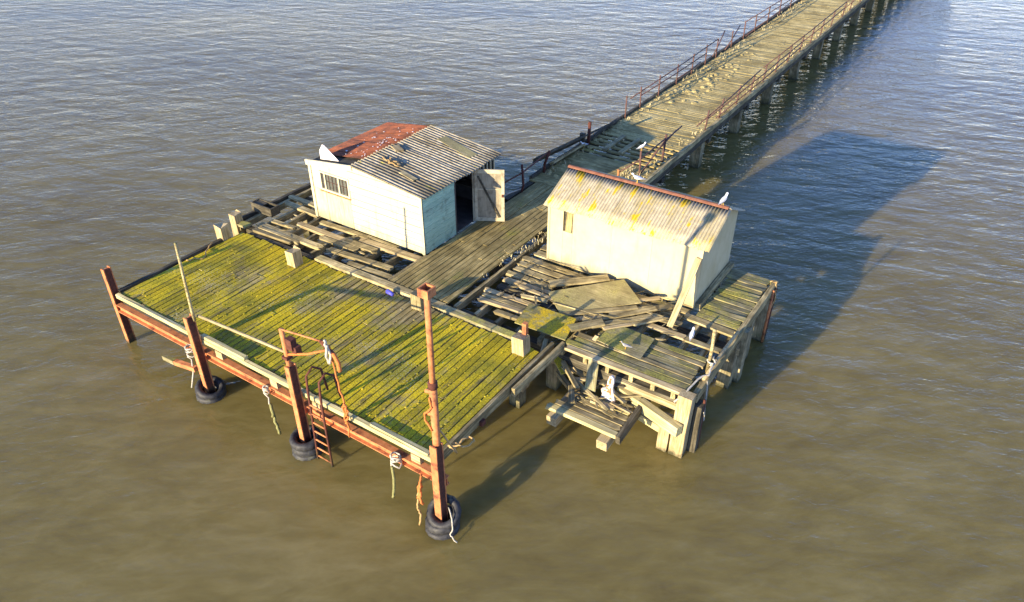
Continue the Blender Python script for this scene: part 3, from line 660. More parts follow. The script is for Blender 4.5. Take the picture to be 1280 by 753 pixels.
# ------------------------------------------------------------------ walkway to the shore
wk = thing('walkway', (-11.8, 40, 0), 'long straight moss-strewn walkway running from the huts to the top edge', 'walkway')
WX0, WX1 = -13.55, -9.98
y = 21.62; k = 0
WT = T + 0.02
def hole(y):  return 24.9 < y < 27.4
while y < 62:
    w = 0.2
    if hole(y) and k % 2:
        pass
    else:
        plank('plank', (WX0 + rnd.uniform(-.05, .05), y + 0.1, WT + rnd.uniform(-.012, .008)), (WX1 + rnd.uniform(-.05, .05), y + 0.1, WT + rnd.uniform(-.012, .008)), w - 0.012, 0.06, 'walk' if y > 27 else 'path', wk, rag=0.03, seg=2)
    y += w; k += 1
gs = []
while y < 130:
    gs.append(box_geo(WX0 + rnd.uniform(-.05, .05), WX1 + rnd.uniform(-.05, .05), y, y + 0.19, WT - 0.06, WT + rnd.uniform(-.01, .008))); y += 0.2
o = wmesh('far_planking', *merge(*gs), 'walk', wk); o['kind'] = 'stuff'
for xa in (WX0 + 0.02, WX0 + 1.2, WX1 - 1.2, WX1 - 0.02):
    for a, c in ((19.9, 35.2), (35.22, 50.1), (50.12, 70), (70.02, 130)):
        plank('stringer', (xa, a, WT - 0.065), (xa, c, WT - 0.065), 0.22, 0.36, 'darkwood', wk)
for a, c in ((21.7, 29), (29.03, 38), (38.03, 47), (47.03, 58), (58.03, 130)):
    plank('kerb_beam', (WX0 - 0.06, a, WT + 0.1), (WX0 - 0.06, c, WT + 0.1), 0.13, 0.15, 'darkwood', wk, warp=0.015)
    plank('kerb_beam', (WX1 + 0.06, a, WT + 0.07), (WX1 + 0.06, c, WT + 0.07), 0.13, 0.2, 'grey', wk, warp=0.015)
y = 25.4
while y < 130:
    for xa in (-10.35, -13.2):
        plank('pile', (xa, y - 0.2, -1), (xa, y - 0.2, WT - 0.62), 0.44, 0.4, 'pile', wk, up=(0, -1, 0), warp=0.015)
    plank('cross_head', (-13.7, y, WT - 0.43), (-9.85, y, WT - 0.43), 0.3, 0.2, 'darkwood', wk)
    y += 4.9
for x, a, c in ((-12.55, 25.5, 27.3), (-11.86, 25.6, 27.3)):
    o = plank('loose_plank', (x, a, WT + 0.1), (x + 0.03, c, WT + 0.1), 0.2, 0.07, 'grey', None, rag=0.03)
    tag(o, 'loose grey plank lying along the walkway in hut shadow, ' + ('left one' if x < -12 else 'right one') + ' of two', 'plank', 'pair of planks on the walkway')

# moss, dirt and dry grass on the walkway
gs = []; r = random.Random(5)
def clump(x, y, z, s, h_):
    n = 7; V = [(x, y, z + h_)]; F = []
    for q, (rr, hh) in enumerate(((0.55, 0.75), (1.0, -0.05))):
        for i in range(n):
            a = 2 * math.pi * i / n + q * 0.4; k_ = rr * s * r.uniform(.7, 1.25)
            V.append((x + k_ * math.cos(a), y + k_ * math.sin(a) * 1.2, z + h_ * hh * r.uniform(.6, 1.2)))
    for i in range(n):
        F.append((0, 1 + i, 1 + (i + 1) % n)); F.append((1 + i, 1 + n + i, 1 + n + (i + 1) % n, 1 + (i + 1) % n))
    return V, F
for _ in range(480):
    y = 27.5 + 75 * r.random() ** 1.6
    side = r.random()
    if side < 0.36: x = WX0 + 0.15 + abs(r.gauss(0, 0.35))
    elif side < 0.6: x = WX1 - 0.1 - abs(r.gauss(0, 0.3))
    else: x = r.uniform(WX0 + 0.1, WX1 - 0.1)
    band = 0.5 + 0.5 * math.sin(y * 1.9 + 2 * math.sin(x * 1.3))
    if side > 0.6 and r.random() > band: continue
    s = r.uniform(.03, .12)
    gs.append(clump(x, y, WT, s, s * r.uniform(.12, .35)))
for _ in range(110):
    x = -13.2 + r.random() * 1.6; y = r.gauss(36.5, 2.6); s = r.uniform(.05, .17)
    if y > 28: gs.append(clump(x, y, WT, s, s * r.uniform(.25, .55)))
for _ in range(50):
    s = r.uniform(.03, .1); gs.append(clump(r.choice([r.uniform(-11.1, -10.2), r.uniform(-13.4, -12.8)]), r.uniform(21.8, 27), WT, s, s * .5))
o = wmesh('moss_clumps', *merge(*gs), 'dirtclump', None, False); tag(o, 'yellowish dry moss and dirt strewn over the walkway', 'moss', kind='stuff')
V, F = [], []
def tuft(x, y, z, n, h_):
    for _ in range(n):
        a = r.uniform(0, 6.28); l_ = h_ * r.uniform(.5, 1.2); bx, by = x + r.gauss(0, .09), y + r.gauss(0, .09)
        dx, dy = math.cos(a), math.sin(a); w = 0.012; k_ = len(V); be = r.uniform(.15, .6) * l_
        V.extend([(bx - dy * w, by + dx * w, z), (bx + dy * w, by - dx * w, z), (bx + dx * be * .4 + dy * w * .7, by + dy * be * .4 - dx * w * .7, z + l_ * .6), (bx + dx * be * .4 - dy * w * .7, by + dy * be * .4 + dx * w * .7, z + l_ * .6), (bx + dx * be, by + dy * be, z + l_)])
        F.extend([(k_, k_ + 1, k_ + 2, k_ + 3), (k_ + 3, k_ + 2, k_ + 4)])
for _ in range(26): tuft(r.gauss(-11.0, .13), 15.0 + 3.6 * r.random() ** .5, T - 0.03, 6, .09)
for _ in range(110): tuft(r.choice([WX0 + .15 + abs(r.gauss(0, .2)), WX1 - .1 - abs(r.gauss(0, .15))]), 22 + 40 * r.random(), WT, 7, .14)
for _ in range(16): tuft(r.gauss(-10.85, .2), r.gauss(23.9, .3), WT, 8, .16)
o = wmesh('dry_grass', V, F, 'straw'); tag(o, 'straw-coloured dry grass growing along the plank edges', 'grass', kind='stuff')

# ------------------------------------------------------------------ railings
def railing(name, x, posts, rails, label, hgt=1.0, lean=0.0, grp='rusty walkway railings'):
    t_ = thing(name, (x, posts[0], WT), label, 'railing', grp)
    for p in posts:
        e = rnd.uniform(-.03, .03)
        tube('post', [(x, p, WT - 0.2), (x + lean + e, p + rnd.uniform(-.04, .04), WT + hgt + rnd.uniform(-.02, .05))], 0.036, 'railrust', t_, 6)
    for (a, c, za, zc) in rails:
        fa, fc = za / hgt, zc / hgt
        tube('rail', [(x + lean * fa, a, WT + za), (x + lean * (fa + fc) / 2 + 0.02, (a + c) / 2, WT + (za + zc) / 2 - 0.02), (x + lean * fc, c, WT + zc)], 0.028, 'railrust', t_, 6)
    return t_
LX, RX = WX0 + 0.06, WX1 - 0.02
railing('railing', LX, [29.3, 30.8, 32.8, 34.9, 36.8, 38.7, 40.2], [(29.7, 40.2, .78, 1.0), (30.8, 38.7, .6, .62), (34.9, 38.0, .25, .32), (39.7, 41.1, .2, 1.25)], 'red-brown railing on the left of walkway, stretch nearest the huts')
railing('railing', LX, [42.6], [(41.6, 43.6, .1, 1.0), (42.6, 44.0, .2, .1)], 'lone bent railing post in the gap of the left railing', .9)
railing('railing', LX, [44.6, 46.6, 49.0, 51.4, 53.8, 56.4, 59], [(44.6, 60, 1.0, 1.0), (45.0, 60, .1, .62), (46.6, 60, .62, .62)], 'red-brown railing on the left of walkway beyond the gap')
railing('railing', LX, list(range(62, 128, 3)), [(60, 127, 1.0, 1.0), (60, 127, .6, .6)], 'far stretch of red-brown railing on the left of the walkway')
railing('railing', RX, [29.8, 31.4, 33.6, 35.5, 37.4, 39.4, 41.4, 43.6, 45.8, 48.0, 50.4, 53], [(28.6, 36.4, .62, .95), (29.8, 44, .55, .6), (31, 44, .2, .3), (36.8, 53, .95, .98), (44, 53, .58, .6)], 'brown railing on the right of walkway, stretch leading away from the huts', .95, 0.10)
railing('railing', RX, list(range(55, 128, 3)), [(53.2, 127, .95, .95), (53.2, 127, .55, .55)], 'far stretch of brown railing on the right of the walkway', .95, 0.1)
t_ = thing('railing', (-10.45, 24.3, WT), 'short broken railing on the right behind the cream hut, gull on its post', 'railing', 'rusty walkway railings')
tube('post', [(-10.35, 24.2, WT - .2), (-10.38, 24.2, WT + 1.0)], .04, 'railrust', t_, 6); tube('post', [(-10.25, 26.0, WT - .2), (-10.2, 26.05, WT + 1.05)], .05, 'railrust', t_, 6); tube('post', [(-10.85, 23.4, WT - .2), (-10.85, 23.4, WT + .42)], .045, 'rust', t_, 6)
tube('rail', [(-10.85, 23.4, WT + .3), (-10.4, 24.2, WT + .62), (-10.2, 26.0, WT + .9)], .03, 'railrust', t_, 6); tube('rail', [(-10.35, 24.3, WT + .05), (-10.22, 26.0, WT + .8), (-10.1, 27.3, WT + 1.0)], .03, 'railrust', t_, 6); tube('rail', [(-10.3, 25.3, WT + .5), (-10.15, 26.9, WT + .95)], .03, 'railrust', t_, 6)
t_ = thing('railing', (-13.45, 20.6, WT), 'dark bent railing in shadow behind the open hut door', 'railing', 'rusty walkway railings')
tube('post', [(-13.32, 20.55, WT - .2), (-13.25, 20.65, WT + .25), (-13.35, 20.7, WT + 1.0)], .045, 'rustdark', t_, 6); tube('post', [(-13.5, 22.5, WT - .2), (-13.5, 22.5, WT + .3), (-13.35, 22.6, WT + .85)], .055, 'rustdark', t_, 6)
tube('rail', [(-13.5, 18.6, WT + .68), (-13.35, 20.7, WT + .68), (-13.4, 22.6, WT + .8)], .028, 'rustdark', t_, 6); tube('rail', [(-13.45, 19.2, WT + .28), (-13.3, 20.7, WT + .1)], .022, 'rope_white', t_, 6)
t_ = thing('railing_post', (-13.45, 25.8, WT), 'thick dark post standing at the left walkway edge among fallen planks', 'post')
tube('post', [(-13.42, 25.8, WT - .2), (-13.4, 25.8, WT + .95)], .07, 'rustdark', t_, 8); plank('timber_stub', (-13.6, 25.55, WT - .1), (-13.6, 25.55, WT + .5), .2, .14, 'darkwood', t_, up=(0, -1, 0))
o = plank('fallen_plank', (-13.62, 22.0, WT + .72), (-13.5, 28.0, WT + .22), .26, .08, 'darkwood', None, roll=R(-35), rag=.06); tag(o, 'long dark fallen plank leaning along the left walkway edge', 'plank', 'fallen planks left of the walkway')
o = plank('fallen_plank', (-13.75, 22.2, WT + .55), (-13.65, 25.7, WT + .3), .3, .07, 'darkwood', None, roll=R(-60), rag=.08); tag(o, 'dark broken plank below the long fallen plank by the walkway', 'plank', 'fallen planks left of the walkway')
o = plank('fallen_plank', (-13.5, 23.0, WT + .2), (-13.42, 25.4, WT + .18), .2, .07, 'grey', None, roll=R(-25), rag=.06); tag(o, 'short grey plank resting on the left walkway edge in shadow', 'plank', 'fallen planks left of the walkway')

# ------------------------------------------------------------------ left hut (white weatherboard, teal side, mixed roof)
lh = thing('timber_hut', (-15.8, 17.2, Z), 'white boarded hut with teal side, open door and half-rusted roof on the left', 'hut')
LXa, LXb, LYa, LYb = -18.12, -13.4, 15.28, 19.1
HB = Z + 0.055
RIDX, RIDZ, EL, ER = -16.15, 4.34, 4.06, 4.02
def roofline(x): return EL + (RIDZ - EL) * (x - LXa) / (RIDX - LXa) if x < RIDX else RIDZ + (ER - RIDZ) * (x - RIDX) / (LXb - RIDX)
def front_piece(name, x0, x1, z0, z1, th, mat, off=0.0, parent=lh):
    poly = [(x0, z0), (x1, z0), (x1, z1), (x0, z1)]
    sl = (RIDZ - EL) / (RIDX - LXa); poly = clip(poly, -sl, 1, EL - sl * LXa - 0.02)
    sl = (ER - RIDZ) / (LXb - RIDX); poly = clip(poly, -sl, 1, RIDZ - sl * RIDX - 0.02)
    if len(poly) < 3: return None
    return prism(name, [(x, LYa - off, z) for x, z in poly], (0, -1, 0), th, mat, parent)
WXa, WXb, WZa, WZb = -17.62, -16.42, 3.22, 3.78          # window opening
front_piece('sheathing', LXa, WXa, HB, 4.6, 0.03, 'white'); front_piece('sheathing', WXa, WXb, HB, WZa, 0.03, 'white'); front_piece('sheathing', WXa, WXb, WZb, 4.6, 0.03, 'white'); front_piece('sheathing', WXb, LXb, HB, 4.6, 0.03, 'doorpanel')
zz = HB
while zz < 4.4:                                            # weatherboards on the right part
    hgt_ = 0.232
    poly = front_piece('weatherboard', -16.38, LXb + 0.02, zz, zz + hgt_ - 0.016, 0.018 + rnd.uniform(0, .014), 'white', 0.03)
    zz += hgt_
for a, c in ((LXa - .01, -17.5), (-17.49, -16.98), (-16.97, -16.40)):   # upright panels below the window
    front_piece('wall_panel', a, c, HB, WZa - 0.06, 0.012 + rnd.uniform(0, .006), 'beige', 0.03)
front_piece('wall_panel', LXa - .01, WXa - .06, WZa - 0.055, 4.4, 0.012, 'white', 0.03)
front_piece('wall_panel', WXa - .055, -16.40, WZb + 0.06, 4.4, 0.012, 'white', 0.03)
front_piece('corner_board', LXa - .03, LXa + .08, HB - .02, 4.5, 0.02, 'white', 0.055); front_piece('corner_board', LXb - .07, LXb + .035, HB - .02, 4.5, 0.02, 'white', 0.055)
wd = wmesh('window', *merge(box_geo(WXa - .055, WXb + .055, LYa - .075, LYa - .032, WZa - .055, WZa), box_geo(WXa - .055, WXb + .055, LYa - .075, LYa - .032, WZb, WZb + .055), box_geo(WXa - .055, WXa, LYa - .075, LYa - .032, WZa, WZb), box_geo(WXb, WXb + .055, LYa - .075, LYa - .032, WZa, WZb)), 'white', lh)
for i, (a, c) in enumerate(((WXa, WXa + .16), (WXa + .16, WXa + .78), (WXa + .78, WXb))):
    if i: wmesh('mullion', *box_geo(a - .025, a + .025, LYa - .06, LYa - .02, WZa, WZb), 'white', wd)
    wmesh('pane', *box_geo(a + (.025 if i else .0), c - (.025 if i < 2 else 0), LYa - .012, LYa - .004, WZa, WZb), 'glass' if i else 'black', wd)
    if i:
        for q in range(1, 4 if i == 1 else 3): tube('bar', [(a + q * .155, LYa - .03, WZa), (a + q * .155, LYa - .03, WZb)], .008, 'rustdark', wd, 5)
        tube('bar', [(a + .03, LYa - .028, (WZa + WZb) / 2), (c - .03, LYa - .028, (WZa + WZb) / 2)], .006, 'rustdark', wd, 5)
wmesh('sill', *box_geo(WXa - .07, WXb + .07, LYa - .11, LYa - .03, WZa - .09, WZa - .056), 'rust', wd)
plank('barge_board', (LXa - .12, LYa - .06, EL + .03), (RIDX, LYa - .06, RIDZ + .03), .06, .17, 'white', lh)
# right wall: teal boards up to the doorway, frame, rear part with battens
DY0, DY1 = 16.86, 17.86
zz = HB
while zz < ER - 0.1:
    wmesh('teal_board', *box_geo(LXb, LXb + .018 + rnd.uniform(0, .008), LYa, DY0 - .04, zz, min(zz + .172, ER - .06)), 'teal', lh)
    zz += .178
wmesh('sheathing', *box_geo(LXb - .03, LXb - .002, LYa + .01, DY0 - .04, HB, ER - .06), 'teal', lh)
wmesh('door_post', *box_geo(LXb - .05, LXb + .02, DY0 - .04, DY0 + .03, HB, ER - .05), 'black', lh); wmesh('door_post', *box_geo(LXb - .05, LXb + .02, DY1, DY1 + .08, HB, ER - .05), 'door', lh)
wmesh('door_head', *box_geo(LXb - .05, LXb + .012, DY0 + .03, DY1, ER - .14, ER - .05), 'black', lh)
wmesh('rear_side_panel', *box_geo(LXb - .03, LXb, DY1 + .08, LYb, HB, 3.5), 'door', lh)
for i in range(6):
    yq = DY1 + .18 + i * .2
    wmesh('batten', *box_geo(LXb - .04, LXb + .005, yq, yq + .05, 3.5, ER - .04), 'white', lh)
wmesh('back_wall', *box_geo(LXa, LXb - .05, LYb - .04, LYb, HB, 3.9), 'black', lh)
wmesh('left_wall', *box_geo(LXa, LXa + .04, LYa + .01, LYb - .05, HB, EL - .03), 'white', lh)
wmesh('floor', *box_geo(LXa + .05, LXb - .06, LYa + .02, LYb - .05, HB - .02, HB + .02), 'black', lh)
plank('shelf', (LXa + .1, 18.7, 2.9), (LXb - .3, 18.7, 2.9), .4, .04, 'darkwood', lh)
# door leaf hung at the far jamb, swung out
hx, hy, ang, DW, DH = LXb + .03, DY1 + .02, R(30), 0.98, 1.86
dl = raw('door', *box_geo(0, DW, 0, .03, 0, DH), 'doorpanel'); dl.parent = lh; dl.location = Vector((hx, hy, HB + .04)) - world_loc(lh); dl.rotation_euler = (0, 0, ang); col.objects.link(dl)
def dpart(name, geo, mat):
    o = raw(name, *geo, mat); o.parent = dl; col.objects.link(o); return o
for a, c, e, f in ((0, DW, 0, .13), (0, DW, DH - .13, DH), (.105, DW - .105, DH * .62, DH * .62 + .03)): dpart('rail', box_geo(a, c, -.025, -.001, e, f), 'door')
for a in (0, DW - .1): dpart('stile', box_geo(a + .002, a + .098, -.028, -.002, .131, DH - .131), 'door')
V, F = box_geo(0, 1.62, -.05, -.027, -.03, .03); a = math.atan2(-1.55, .72)
V = [(.12 + v[0] * math.cos(a) - v[2] * math.sin(a), v[1], 1.63 + v[0] * math.sin(a) + v[2] * math.cos(a)) for v in V]
dpart('brace', (V, F), 'darkwood')
dpart('latch', box_geo(DW - .09, DW - .03, -.06, -.029, .9, 1.0), 'rustdark')
# roof
nr = Vector((LXb + .18 - RIDX, 0, (ER - RIDZ) / (LXb - RIDX) * (LXb + .18 - RIDX)))
shw = 1.0
for i in range(4):
    corrugated('roof_sheet', (RIDX - .02, LYa - .12 + i * shw * 1.0, RIDZ + .045 + .012 * (i % 2)), (0, 1, 0), nr, shw + .06, nr.length + .03, .146, .03, 'roof_left', lh, jit=.008)
nl = Vector((LXa - .12 - RIDX, 0, -(RIDZ - EL) * (RIDX - LXa + .12) / (RIDX - LXa)))
for i in range(4):
    st = LYa + (.55 if i == 0 else -.1 + i * 1.0)
    corrugated('rusty_roof_sheet', (RIDX + .02, st, RIDZ + .03 + .01 * (i % 2)), (0, 1, 0), nl, (.4 if i == 0 else 1.0) + .05, nl.length, .076, .010, 'redroof', lh, jit=.006)
prism('roof_underlay', [(RIDX - .05, LYa + .02, RIDZ - .03), (LXa, LYa + .02, EL - .03), (LXa, LYa + .66, EL - .03), (RIDX - .05, LYa + .66, RIDZ - .03)], (0, 0, -1), .03, 'darkwood', lh)
for yq in (15.6, 16.7, 17.8, 18.8):
    plank('rafter', (RIDX, yq, RIDZ - .03), (LXb, yq, ER - .02), .06, .08, 'darkwood', lh)
# loose things on the roof
V = [(-17.75, 15.45, 4.08), (-16.85, 15.5, 4.22), (-17.0, 15.62, 4.24), (-17.8, 15.75, 4.92), (-17.95, 15.6, 4.55)]
o = prism('torn_sheet', [(-17.82, 15.5, 4.09), (-17.0, 15.52, 4.2), (-17.68, 15.6, 4.56), (-17.77, 15.6, 4.57), (-17.88, 15.55, 4.36)], (-.05, 1, -.15), .012, 'torn', None)
tag(o, 'white torn triangular sheet standing up at the left roof corner', 'sheet')
def on_roof(x, off=.085): return RIDZ + (ER - RIDZ) * (x - RIDX) / (LXb - RIDX) + off
o = plank('roof_board', (-15.3, 18.7, on_roof(-15.3)), (-13.75, 18.35, on_roof(-13.75)), .42, .03, 'ply', None, rag=.02); tag(o, 'long tan board lying on far end of grey corrugated hut roof', 'board')
o = plank('roof_board', (-14.75, 15.95, on_roof(-14.75)), (-14.1, 15.85, on_roof(-14.1)), .2, .03, 'grey', None, rag=.02); tag(o, 'small pale board on the near corner of grey hut roof', 'board')
o = plank('roof_board', (-16.0, 17.1, on_roof(-16.0) + .03), (-15.65, 16.95, on_roof(-15.65) + .03), .26, .09, 'pale', None, rag=.03); tag(o, 'pale broken block by the ridge of the grey hut roof', 'board')
o = tube('roof_rope', wob([(-15.75, 16.25, on_roof(-15.75) + .03), (-15.5, 16.1, on_roof(-15.5) + .03), (-15.2, 16.25, on_roof(-15.2) + .03), (-14.95, 16.1, on_roof(-14.95) + .03), (-15.3, 16.0, on_roof(-15.3) + .05), (-15.5, 16.3, on_roof(-15.5) + .05)], 24, .04, 3), 0.022, 'rope_tan', None, 6); tag(o, 'tangle of tan rope in the middle of the grey hut roof', 'rope')
gs = [clump(-16.3 - abs(r.gauss(0, .5)), r.uniform(15.9, 18.9), 0, r.uniform(.012, .04), .012) for _ in range(46)]
gs2 = []
for v_, f_ in gs:
    cx_ = v_[0][0]; dz = EL + (RIDZ - EL) * (cx_ - LXa) / (RIDX - LXa) + .05
    gs2.append(([(a, b_, c + dz) for a, b_, c in v_], f_))
o = wmesh('roof_grit', *merge(*gs2), 'torn'); tag(o, 'scattered white droppings and grit on the rusty red roof', 'grit', kind='stuff')

# ------------------------------------------------------------------ right hut (cream, lichened corrugated roof)
rh = thing('cream_hut', (-7.7, 18.45, Z), 'cream hut with yellow-lichened corrugated roof and narrow slot window on the right', 'hut')
RXa, RXb, RYa, RYb = -10.12, -5.28, 17.17, 19.8
HZ, RZ = 3.96, 4.56; RYm = (RYa + RYb) / 2
WX_ = (-9.6, -9.27, 3.17, 3.9)
xs = [RXa, -9.6, -9.27, -8.0, -6.75, RXb]
for a, c in zip(xs, xs[1:]):
    if a == -9.6:
        wmesh('wall_panel', *box_geo(a + .002, c - .002, RYa, RYa + .04, HB, 3.17), 'cream', rh); continue
    wmesh('wall_panel', *box_geo(a + .002, c - .002, RYa - rnd.uniform(0, .004), RYa + .04, HB, HZ), 'cream', rh)
wmesh('wall_frame', *box_geo(RXa + .05, RXb - .05, RYa + .05, RYa + .09, HB, HZ - .02), 'darkwood', rh)
sl_ = plank('slot_board', (-9.44, RYa + .03, 3.15), (-9.40, RYa + .03, 3.95), .2, .03, 'ply', rh, up=(0, -1, 0))
for x, s in ((RXb, 1), (RXa, -1)):
    for a, c in ((RYa + .05, RYm - .003), (RYm + .003, RYb)):
        top = lambda yq: HZ + (RZ - HZ) * (1 - abs(yq - RYm) / (RYm - RYa))
        prism('gable_panel', [(x, a, HB), (x, c, HB), (x, c, top(c)), (x, a, top(a))], (-s, 0, 0), .04, 'cream', rh)
wmesh('back_wall', *box_geo(RXa + .05, RXb - .05, RYb - .04, RYb, HB, HZ), 'cream', rh)
for x in (RXa + .03, RXb - .03): wmesh('corner_trim', *box_geo(x - .035, x + .035, RYa - .02, RYa - .005, HB, HZ - .01), 'cream', rh)
plank('base_timber', (RXb + .09, RYa - .02, HB + .16), (RXb + .09, RYb + .05, HB + .16), .14, .15, 'grey', rh)
f_ = Vector((0, RYa - .14 - RYm, HZ - RZ - .06)); bk = Vector((0, RYb + .14 - RYm, HZ - RZ - .06))
sw = (RXb - RXa + .2) / 5
for i in range(5):
    x = RXa - .08 + i * sw
    corrugated('roof_sheet', (x, RYm, RZ + .05 + .01 * (i % 2)), (1, 0, 0), f_, sw + .05, f_.length, .092, .017, 'roof_right', rh, jit=.005)
    corrugated('roof_sheet', (x, RYm, RZ + .05 + .01 * (i % 2)), (1, 0, 0), bk, sw + .05, bk.length, .092, .017, 'roof_right', rh, jit=.005)
for i in range(4):
    a = RXa - .1 + i * 1.26; c = a + 1.25
    V = [(x, yq, z) for x in (a, c) for yq, z in ((RYm - .08, RZ + .065), (RYm - .03, RZ + .095), (RYm + .03, RZ + .095), (RYm + .08, RZ + .065))]
    wmesh('ridge_cap', V + [(v[0], v[1], v[2] - .02) for v in V], [(0, 1, 5, 4), (1, 2, 6, 5), (2, 3, 7, 6), (8, 12, 13, 9), (9, 13, 14, 10), (10, 14, 15, 11), (0, 4, 12, 8), (3, 11, 15, 7), (0, 8, 9, 1), (1, 9, 10, 2), (2, 10, 11, 3), (4, 5, 13, 12), (5, 6, 14, 13), (6, 7, 15, 14)], 'ridge', rh)

# ------------------------------------------------------------------ loose boards and wreckage in front of the right hut
LB = 'loose boards heaped in front of the cream hut'
def loose(name, p0, p1, w, t, mat, label, roll=0.0, rag=.03, cat='plank', taper=0, grp=LB):
    return tag(plank(name, p0, p1, w, t, mat, None, roll, rag, .008, taper=taper), label, cat, grp)
def sheet(name, pts, mat, label, th=.025, grp=LB, sub=5):
    o = prism(name, pts, (0, 0, -1), th, mat); return tag(o, label, 'board', grp)
H_ = T + .06
sheet('board', [(-9.02, 15.42, H_ + .06), (-7.42, 17.02, H_ + .20), (-6.52, 16.32, H_ + .12), (-8.22, 14.74, H_ + .02)], 'ply', 'large greenish rectangular board lying before the cream hut wall')
sheet('board', [(-9.02, 13.68, H_ + .03), (-9.17, 14.68, H_ + .03), (-7.66, 14.66, H_ + .10), (-7.46, 13.72, H_ + .06)], 'lichen', 'board thick with bright yellow lichen beside the red-pinned stub')
sheet('board', [(-6.82, 14.24, H_ + .02), (-6.76, 15.16, H_ + .02), (-5.55, 15.10, H_ + .03), (-5.5, 14.1, H_ + .02)], 'mossy', 'square mossy green board on the deck near the leaning plank')
loose('plank', (-9.2, 15.8, H_ + .08), (-7.9, 16.95, H_ + .16), .3, .06, 'grey', 'thick grey plank lying above the large greenish board')
loose('plank', (-9.25, 15.95, H_ + .02), (-7.7, 17.0, H_ + .06), .2, .05, 'grey', 'narrow grey plank under the thick plank by the wall')
loose('plank', (-8.38, 14.5, H_ + .04), (-6.55, 16.1, H_ + .1), .16, .05, 'grey', 'grey plank along the lower edge of the large greenish board')
loose('plank', (-7.62, 14.22, H_ + .09), (-7.0, 14.95, H_ + .12), .3, .05, 'grey', 'short wide grey plank end by the lichen board')
loose('plank', (-7.5, 14.75, H_ + .03), (-6.1, 16.35, H_ + .1), .18, .05, 'grey', 'long weathered plank slanting towards the leaning prop')
loose('plank', (-7.25, 14.7, H_ + .02), (-5.9, 16.1, H_ + .05), .2, .05, 'grey', 'weathered plank just right of the long slanting plank')
loose('plank', (-7.95, 14.55, H_ + .02), (-7.2, 15.3, H_ + .03), .16, .05, 'pale', 'short pale plank piece below the large greenish board')
loose('plank', (-7.1, 15.5, H_ + .06), (-5.8, 16.7, H_ + .06), .22, .05, 'grey', 'grey plank tucked between the wall and the slanting planks')
loose('plank', (-6.9, 14.75, H_ + .05), (-6.2, 15.55, H_ + .04), .12, .04, 'pale', 'narrow bleached stick above the square mossy board')
# leaning prop
o = plank('leaning_plank', (-5.46, 15.84, T + .06), (-5.36, 17.1, 3.66), .17, .05, 'pale', None, up=(0, -1, 0)); tag(o, 'bleached plank leaning against right corner of cream hut wall', 'plank')
# vertical pole and rail at the right edge
o = tube('stake', [(-3.98, 14.85, 1.9), (-3.97, 14.9, 2.6), (-4.0, 14.92, 3.2)], .045, 'grey', None, 8); tag(o, 'thin upright weathered stake at the right platform edge', 'stake')
o = tube('edge_pole', [(-3.85, 14.2, 2.17), (-3.83, 15.4, 2.25), (-3.84, 16.6, 2.14)], .045, 'pale', None, 8); tag(o, 'pale pole lying along the right edge beside the stake', 'pole')
rope('rope', [(-3.9, 14.75, 2.2), (-3.8, 14.85, 2.3), (-3.95, 15.0, 2.32), (-4.02, 14.85, 2.25), (-3.85, 14.75, 2.28), (-3.78, 14.4, 2.2), (-3.95, 14.2, 2.22), (-4.05, 13.5, 2.1), (-4.2, 13.3, 1.95)], .025, 'rope_white', 'pale blue-white rope lashing the stake to the edge pole', 30, .02, 21)
rope('rope', [(-3.78, 14.3, 2.1), (-3.68, 14.1, 1.6), (-3.62, 14.0, 1.1), (-3.6, 13.95, 1.2), (-3.6, 13.85, 1.5)], .016, 'rope_white', 'thin cord hanging off the right platform corner', 14, .02, 22)
rope('rope', [(-3.9, 19.5, 2.15), (-3.72, 19.6, 2.16), (-3.65, 19.4, 1.8), (-3.68, 19.3, 1.2)], .02, 'rope_tan', 'tan cord draped over far right platform corner', 12, .03, 23)

# collapsed section of decking
cs = thing('fallen_deck_section', (-6.1, 13, 1.1), 'fallen section of decking hanging below the platform edge on the right', 'decking')
for i, y in enumerate((12.36, 12.56, 12.76, 12.96, 13.17, 13.38)):
    zq = 1.13 + (y - 12.36) * .05
    xe = (-5.16, -5.2, -5.18, -5.2, -5.24, -5.3)[i]; xa = (-7.12, -7.0, -6.75, -6.6, -6.4, -6.0)[i]
    plank('plank', (xa, y, zq), (xe, y, zq), .18, .095, 'grey' if i not in (0, 4) else 'fascia', cs, rag=.05, warp=.01)  # paler front plank paints the sun on its edge
plank('side_beam', (-5.1, 12.25, 1.16), (-5.02, 14.6, 1.5), .12, .26, 'darkwood', cs)
plank('bearer', (-6.85, 12.08, 1.02), (-6.75, 14.8, 1.2), .28, .28, 'pale', cs, warp=.01); plank('bearer', (-5.42, 12.04, 1.0), (-5.36, 14.8, 1.25), .28, .28, 'pale', cs, warp=.01)
G2 = 'broken timbers around the fallen deck section'
loose('splinter', (-7.45, 13.5, 1.5), (-5.7, 12.85, 1.28), .09, .05, 'grey', 'long thin splintered stick lying across the fallen decking', rag=.05, grp=G2)
loose('splinter', (-7.15, 13.55, 1.35), (-6.86, 14.35, 2.16), .13, .05, 'pale', 'pale flat stick slanting from the fallen decking to the deck', grp=G2)
loose('plank', (-7.98, 13.85, 1.78), (-7.2, 13.4, 1.42), .3, .06, 'lichen', 'short plank with yellow lichen spot dropping right of the mossy deck', grp=G2)
loose('timber_block', (-6.38, 13.2, 1.38), (-6.55, 13.62, 1.95), .28, .16, 'mossy', 'stumpy moss-covered timber leaning beside the white rusted fitting', rag=.08, grp=G2, cat='timber')
loose('plank', (-7.3, 13.75, 1.45), (-6.3, 13.45, 1.36), .16, .08, 'grey', 'grey timber lying behind the splintered stick', grp=G2)
loose('plank', (-7.0, 14.0, 1.5), (-6.2, 13.9, 1.45), .2, .1, 'mossy', 'mossy timber half hidden under the deck edge', grp=G2)
